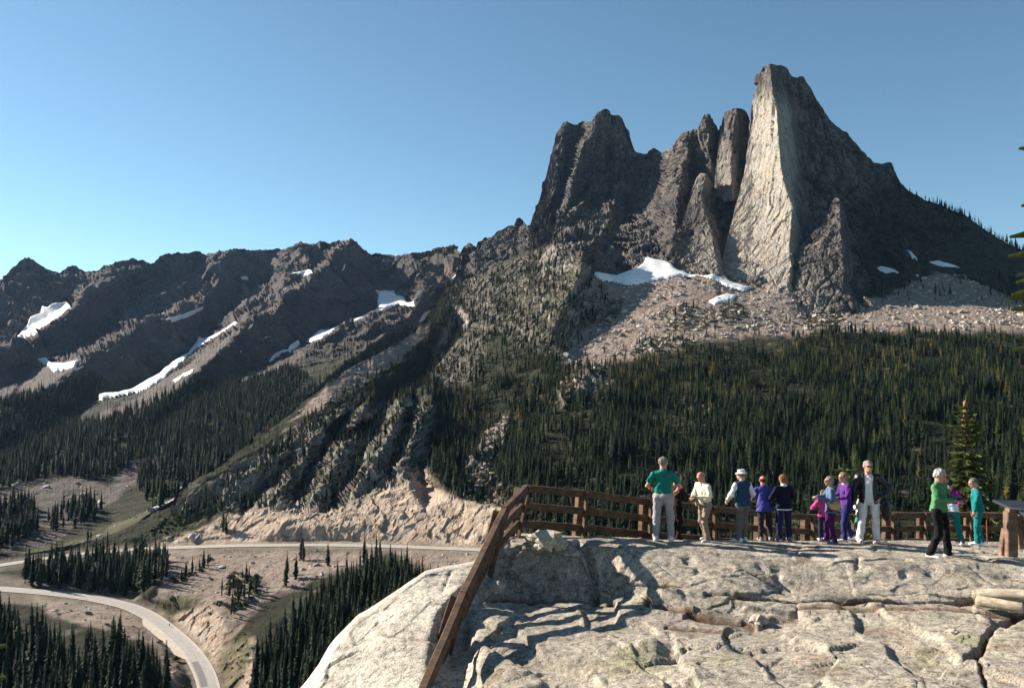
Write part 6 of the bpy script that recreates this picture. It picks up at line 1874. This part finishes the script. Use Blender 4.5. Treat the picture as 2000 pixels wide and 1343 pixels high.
person(1654, 18.0, 922, 92, 'blonde woman in purple jacket with pink collar and jeans', (.145, .045, .30), (.035, .04, .19), (.42, .31, .19), hem=.80, loose=1.22, collar=(.70, .40, .50), hairlen=.015, lean=.05,
       arms={'L': ((-.25, .06, 1.15), (-.14, .28, 1.12)), 'R': ((.25, .05, 1.15), (.16, .27, 1.02)), 'curl': .6}, head=(.2, -.12), legs={'L': ((-.10, .10, .49), (-.10, .10, .09), .0), 'R': ((.10, -.02, .49), (.10, -.16, .09), .0)})
person(1681, 18.5, 955, 60, 'short person in pale top and mint trousers beside the white trousered man', (.60, .66, .66), (.11, .33, .30), (.30, .24, .18), hem=.86, loose=1.15, arms=FRONT, legs={'L': ((-.12, .10, .50), (-.12, .0, .09), .2), 'R': ((.14, .12, .50), (.20, .02, .09), -.3)})
r9, up9, S9 = person(1699, 17.9, 899, 158, 'tall man in open black leather jacket, white trousers and sunglasses', (.78, .72, .74), (.80, .76, .76), (.42, .40, .38), open_jacket=(.012, .012, .014), glasses=(.012, .008, .008), hem=.84, loose=1.1,
       arms={'L': ((-.36, -.02, 1.17), (-.20, .06, .97)), 'R': ((.27, .02, 1.13), (.24, .10, .88)), 'curl': .5}, head=(.30, -.05), collar=(.78, .72, .74), legs={'L': ((-.11, .02, .49), (-.12, -.02, .09), -.2), 'R': ((.12, .05, .49), (.17, .04, .09), .3)}, shoes=(.66, .50, .44))
r11, up11, S11 = person(1836, 15.9, 914, -140, 'white haired woman in green jacket and black trousers looking at her camera', (.13, .36, .15), (.012, .011, .014), (.57, .55, .53), hem=.90, loose=1.15, hairlen=.005,
       arms=HOLD, head=(-.1, -.42), collar=(.14, .38, .16), lean=.04, legs={'L': ((-.10, .06, .49), (-.10, .10, .09), .3), 'R': ((.12, .03, .49), (.16, -.10, .09), -.2)}, shoes=(.78, .62, .56))
person(1857, 19.2, 936, -18, 'person in magenta and white windbreaker with teal trousers seen from behind', (.40, .03, .33), (.012, .215, .225), (.05, .03, .025), hem=.90, loose=1.22, panel=(.66, .68, .70), lean=.06,
       arms={'L': ((-.27, .08, 1.14), (-.14, .28, 1.06)), 'R': ((.29, .05, 1.14), (.20, .24, 1.02))}, legs={'L': ((-.19, .02, .50), (-.26, -.02, .09), .3), 'R': ((.16, .0, .50), (.22, -.06, .09), -.4)})
r13, up13, S13 = person(1912, 19.6, 934, 72, 'woman in teal tracksuit with red collar bending over a walking stick', (.015, .245, .245), (.018, .255, .255), (.22, .20, .19), hem=.88, loose=1.25, collar=(.45, .03, .03), lean=.10,
       arms={'L': ((-.25, .05, 1.15), (-.20, .12, .90)), 'R': ((.25, .0, 1.14), (.22, .04, .90))}, head=(.2, -.3), legs={'L': ((-.08, .05, .49), (-.10, .05, .09), .0), 'R': ((.09, .0, .49), (.11, -.09, .09), .0)}, shoes=(.80, .80, .80))
# two walkers down on the lower road
for (wx, wy, lab, cc) in ((333, 1211, 'tiny walker in dark clothes at the road edge far below', (.03, .025, .03)), (334, 1224, 'tiny dark walker crossing the lower road far below', (.02, .03, .03))):
    q = LO_C[np.argmin((unproject(LO_C)[0] - wx) ** 2 + (unproject(LO_C)[1] - wy) ** 2)]
    Dq = float(SB.at(wx, wy)[1]); zq = float(SB.at(wx, wy)[2]) + .35
    s_, t_ = ray(wx, wy)
    yt = unproject(np.array([s_ * Dq, Dq, zq + 1.75]))[1]
    person(wx, Dq, float(yt), 60, lab, cc, (.03, .03, .05), (.05, .04, .03), zg=zq, fine=False)

# ------------------------------------------------------------------ what they carry
def carry(name, me, mat, r, S, loc, label, cat):
    M = Matrix.Translation(r.location) @ Matrix.Rotation(r.rotation_euler.z, 4, 'Z') @ Matrix.Scale(S, 4)
    o = link(name, me, mat); o.matrix_world = M @ Matrix.Translation(loc)
    return tag(o, label, cat)
def from_sdf(name, f, lo, hi_, h):
    return mesh_from(name, *net(f, lo, hi_, h), smooth=True)
bag = from_sdf('handbag', lambda p: np.maximum(smin(el(p, (0, 0, 0), (.075, .155, .115)), el(p, (0, 0, .02), (.05, .13, .10)), .02), -p[:, 2] - .10), (-.12, -.2, -.14), (.12, .2, .14), .014)
bg_o = carry('handbag', bag, simple_mat('tan_leather', (.46, .31, .14), .55, .2, 9.0, .2, 30.0, .4), r7, S7, (-.25, -.04, 1.01), 'tan leather handbag hanging at the denim jacketed woman\'s side', 'handbag')
def strap_f(p):
    return np.minimum(rc(p, (0, -.08, .08), (.05, .0, .42), .010, .010), rc(p, (0, .08, .08), (.05, .01, .42), .010, .010))
link('strap', from_sdf('strap', strap_f, (-.05, -.12, .05), (.1, .12, .46), .008), cloth((.40, .27, .12)), bg_o)
camme = from_sdf('camera_body', lambda p: np.minimum(np.maximum(np.abs(p[:, 0]) - .065, np.maximum(np.abs(p[:, 1]) - .022, np.abs(p[:, 2]) - .042)), rc(p, (0, .02, 0), (0, .065, 0), .030, .028)), (-.09, -.05, -.07), (.09, .12, .07), .007)
carry('camera', camme, simple_mat('black_plastic', (.015, .015, .016), .4, .1, 5, spec=.5), r11, S11, (0, .36, 1.19), 'small black camera held by the woman in the green jacket', 'camera')
pouch = from_sdf('pouch', lambda p: el(p, (0, 0, 0), (.06, .05, .09)), (-.08, -.08, -.11), (.08, .08, .11), .012)
carry('pouch', pouch, cloth((.50, .40, .20)), r2, S2, (-.05, .30, .98), 'tan pouch hanging in front of the man in the cream sweater', 'pouch')
booklet = mesh_from('booklet', [(-.06, .0, .0), (.06, .0, .0), (.06, .10, .03), (-.06, .10, .03), (-.06, .0, -.012), (.06, .0, -.012), (.06, .10, .018), (-.06, .10, .018)], [(0, 1, 2, 3), (7, 6, 5, 4), (0, 4, 5, 1), (1, 5, 6, 2), (2, 6, 7, 3), (3, 7, 4, 0)])
carry('booklet', booklet, cloth((.60, .58, .62)), r2, S2, (0, .40, 1.17), 'pale folded booklet in the hands of the man in the cream sweater', 'booklet')
stick = from_sdf('walking_stick', lambda p: np.minimum(rc(p, (0, 0, .0), (.0, .0, .84), .012, .014), rc(p, (0, 0, .84), (0, .10, .88), .014, .014)), (-.04, -.04, -.02), (.04, .15, .93), .010)
carry('walking_stick', stick, simple_mat('reddish_cane', (.30, .09, .04), .5, .2, 9.0, spec=.4), r13, S13, (.20, -.24, .0), 'thin reddish walking stick beside the woman in the teal tracksuit', 'walking stick')
bag2 = from_sdf('shoulder_bag', lambda p: np.maximum(el(p, (0, 0, 0), (.09, .17, .20)) - .01, -9 + 0 * p[:, 0]), (-.13, -.2, -.24), (.13, .2, .24), .016)
carry('shoulder_bag', bag2, simple_mat('dark_brown_leather', (.025, .014, .011), .5, .3, 7.0, spec=.4), r9, S9, (-.34, -.05, .68), 'dark brown shoulder bag beside the man in white trousers', 'bag')
# ================================================================== HAZE
def haze_box():
    x0, x1, y0, y1, z0, z1 = -9500, 9500, -6500, 12500, -300, 1250
    v = [(x, y, z) for z in (z0, z1) for y in (y0, y1) for x in (x0, x1)]
    me = mesh_from('haze', v, [(0, 2, 3, 1), (4, 5, 7, 6), (0, 1, 5, 4), (2, 6, 7, 3), (0, 4, 6, 2), (1, 3, 7, 5)])
    m = bpy.data.materials.new('haze'); m.use_nodes = True
    t = m.node_tree; t.nodes.clear()
    o = t.nodes.new('ShaderNodeOutputMaterial'); vl = t.nodes.new('ShaderNodeVolumePrincipled')
    vl.inputs['Color'].default_value = (0.38, 0.62, 1.0, 1)
    vl.inputs['Density'].default_value = 0.000010
    vl.inputs['Anisotropy'].default_value = 0.2
    t.links.new(vl.outputs[0], o.inputs['Volume'])
    return tag(link('haze', me, m), 'thin blue mountain haze filling the valley air', 'haze', kind='stuff')
haze_box()
scene.cycles.volume_bounces = 0
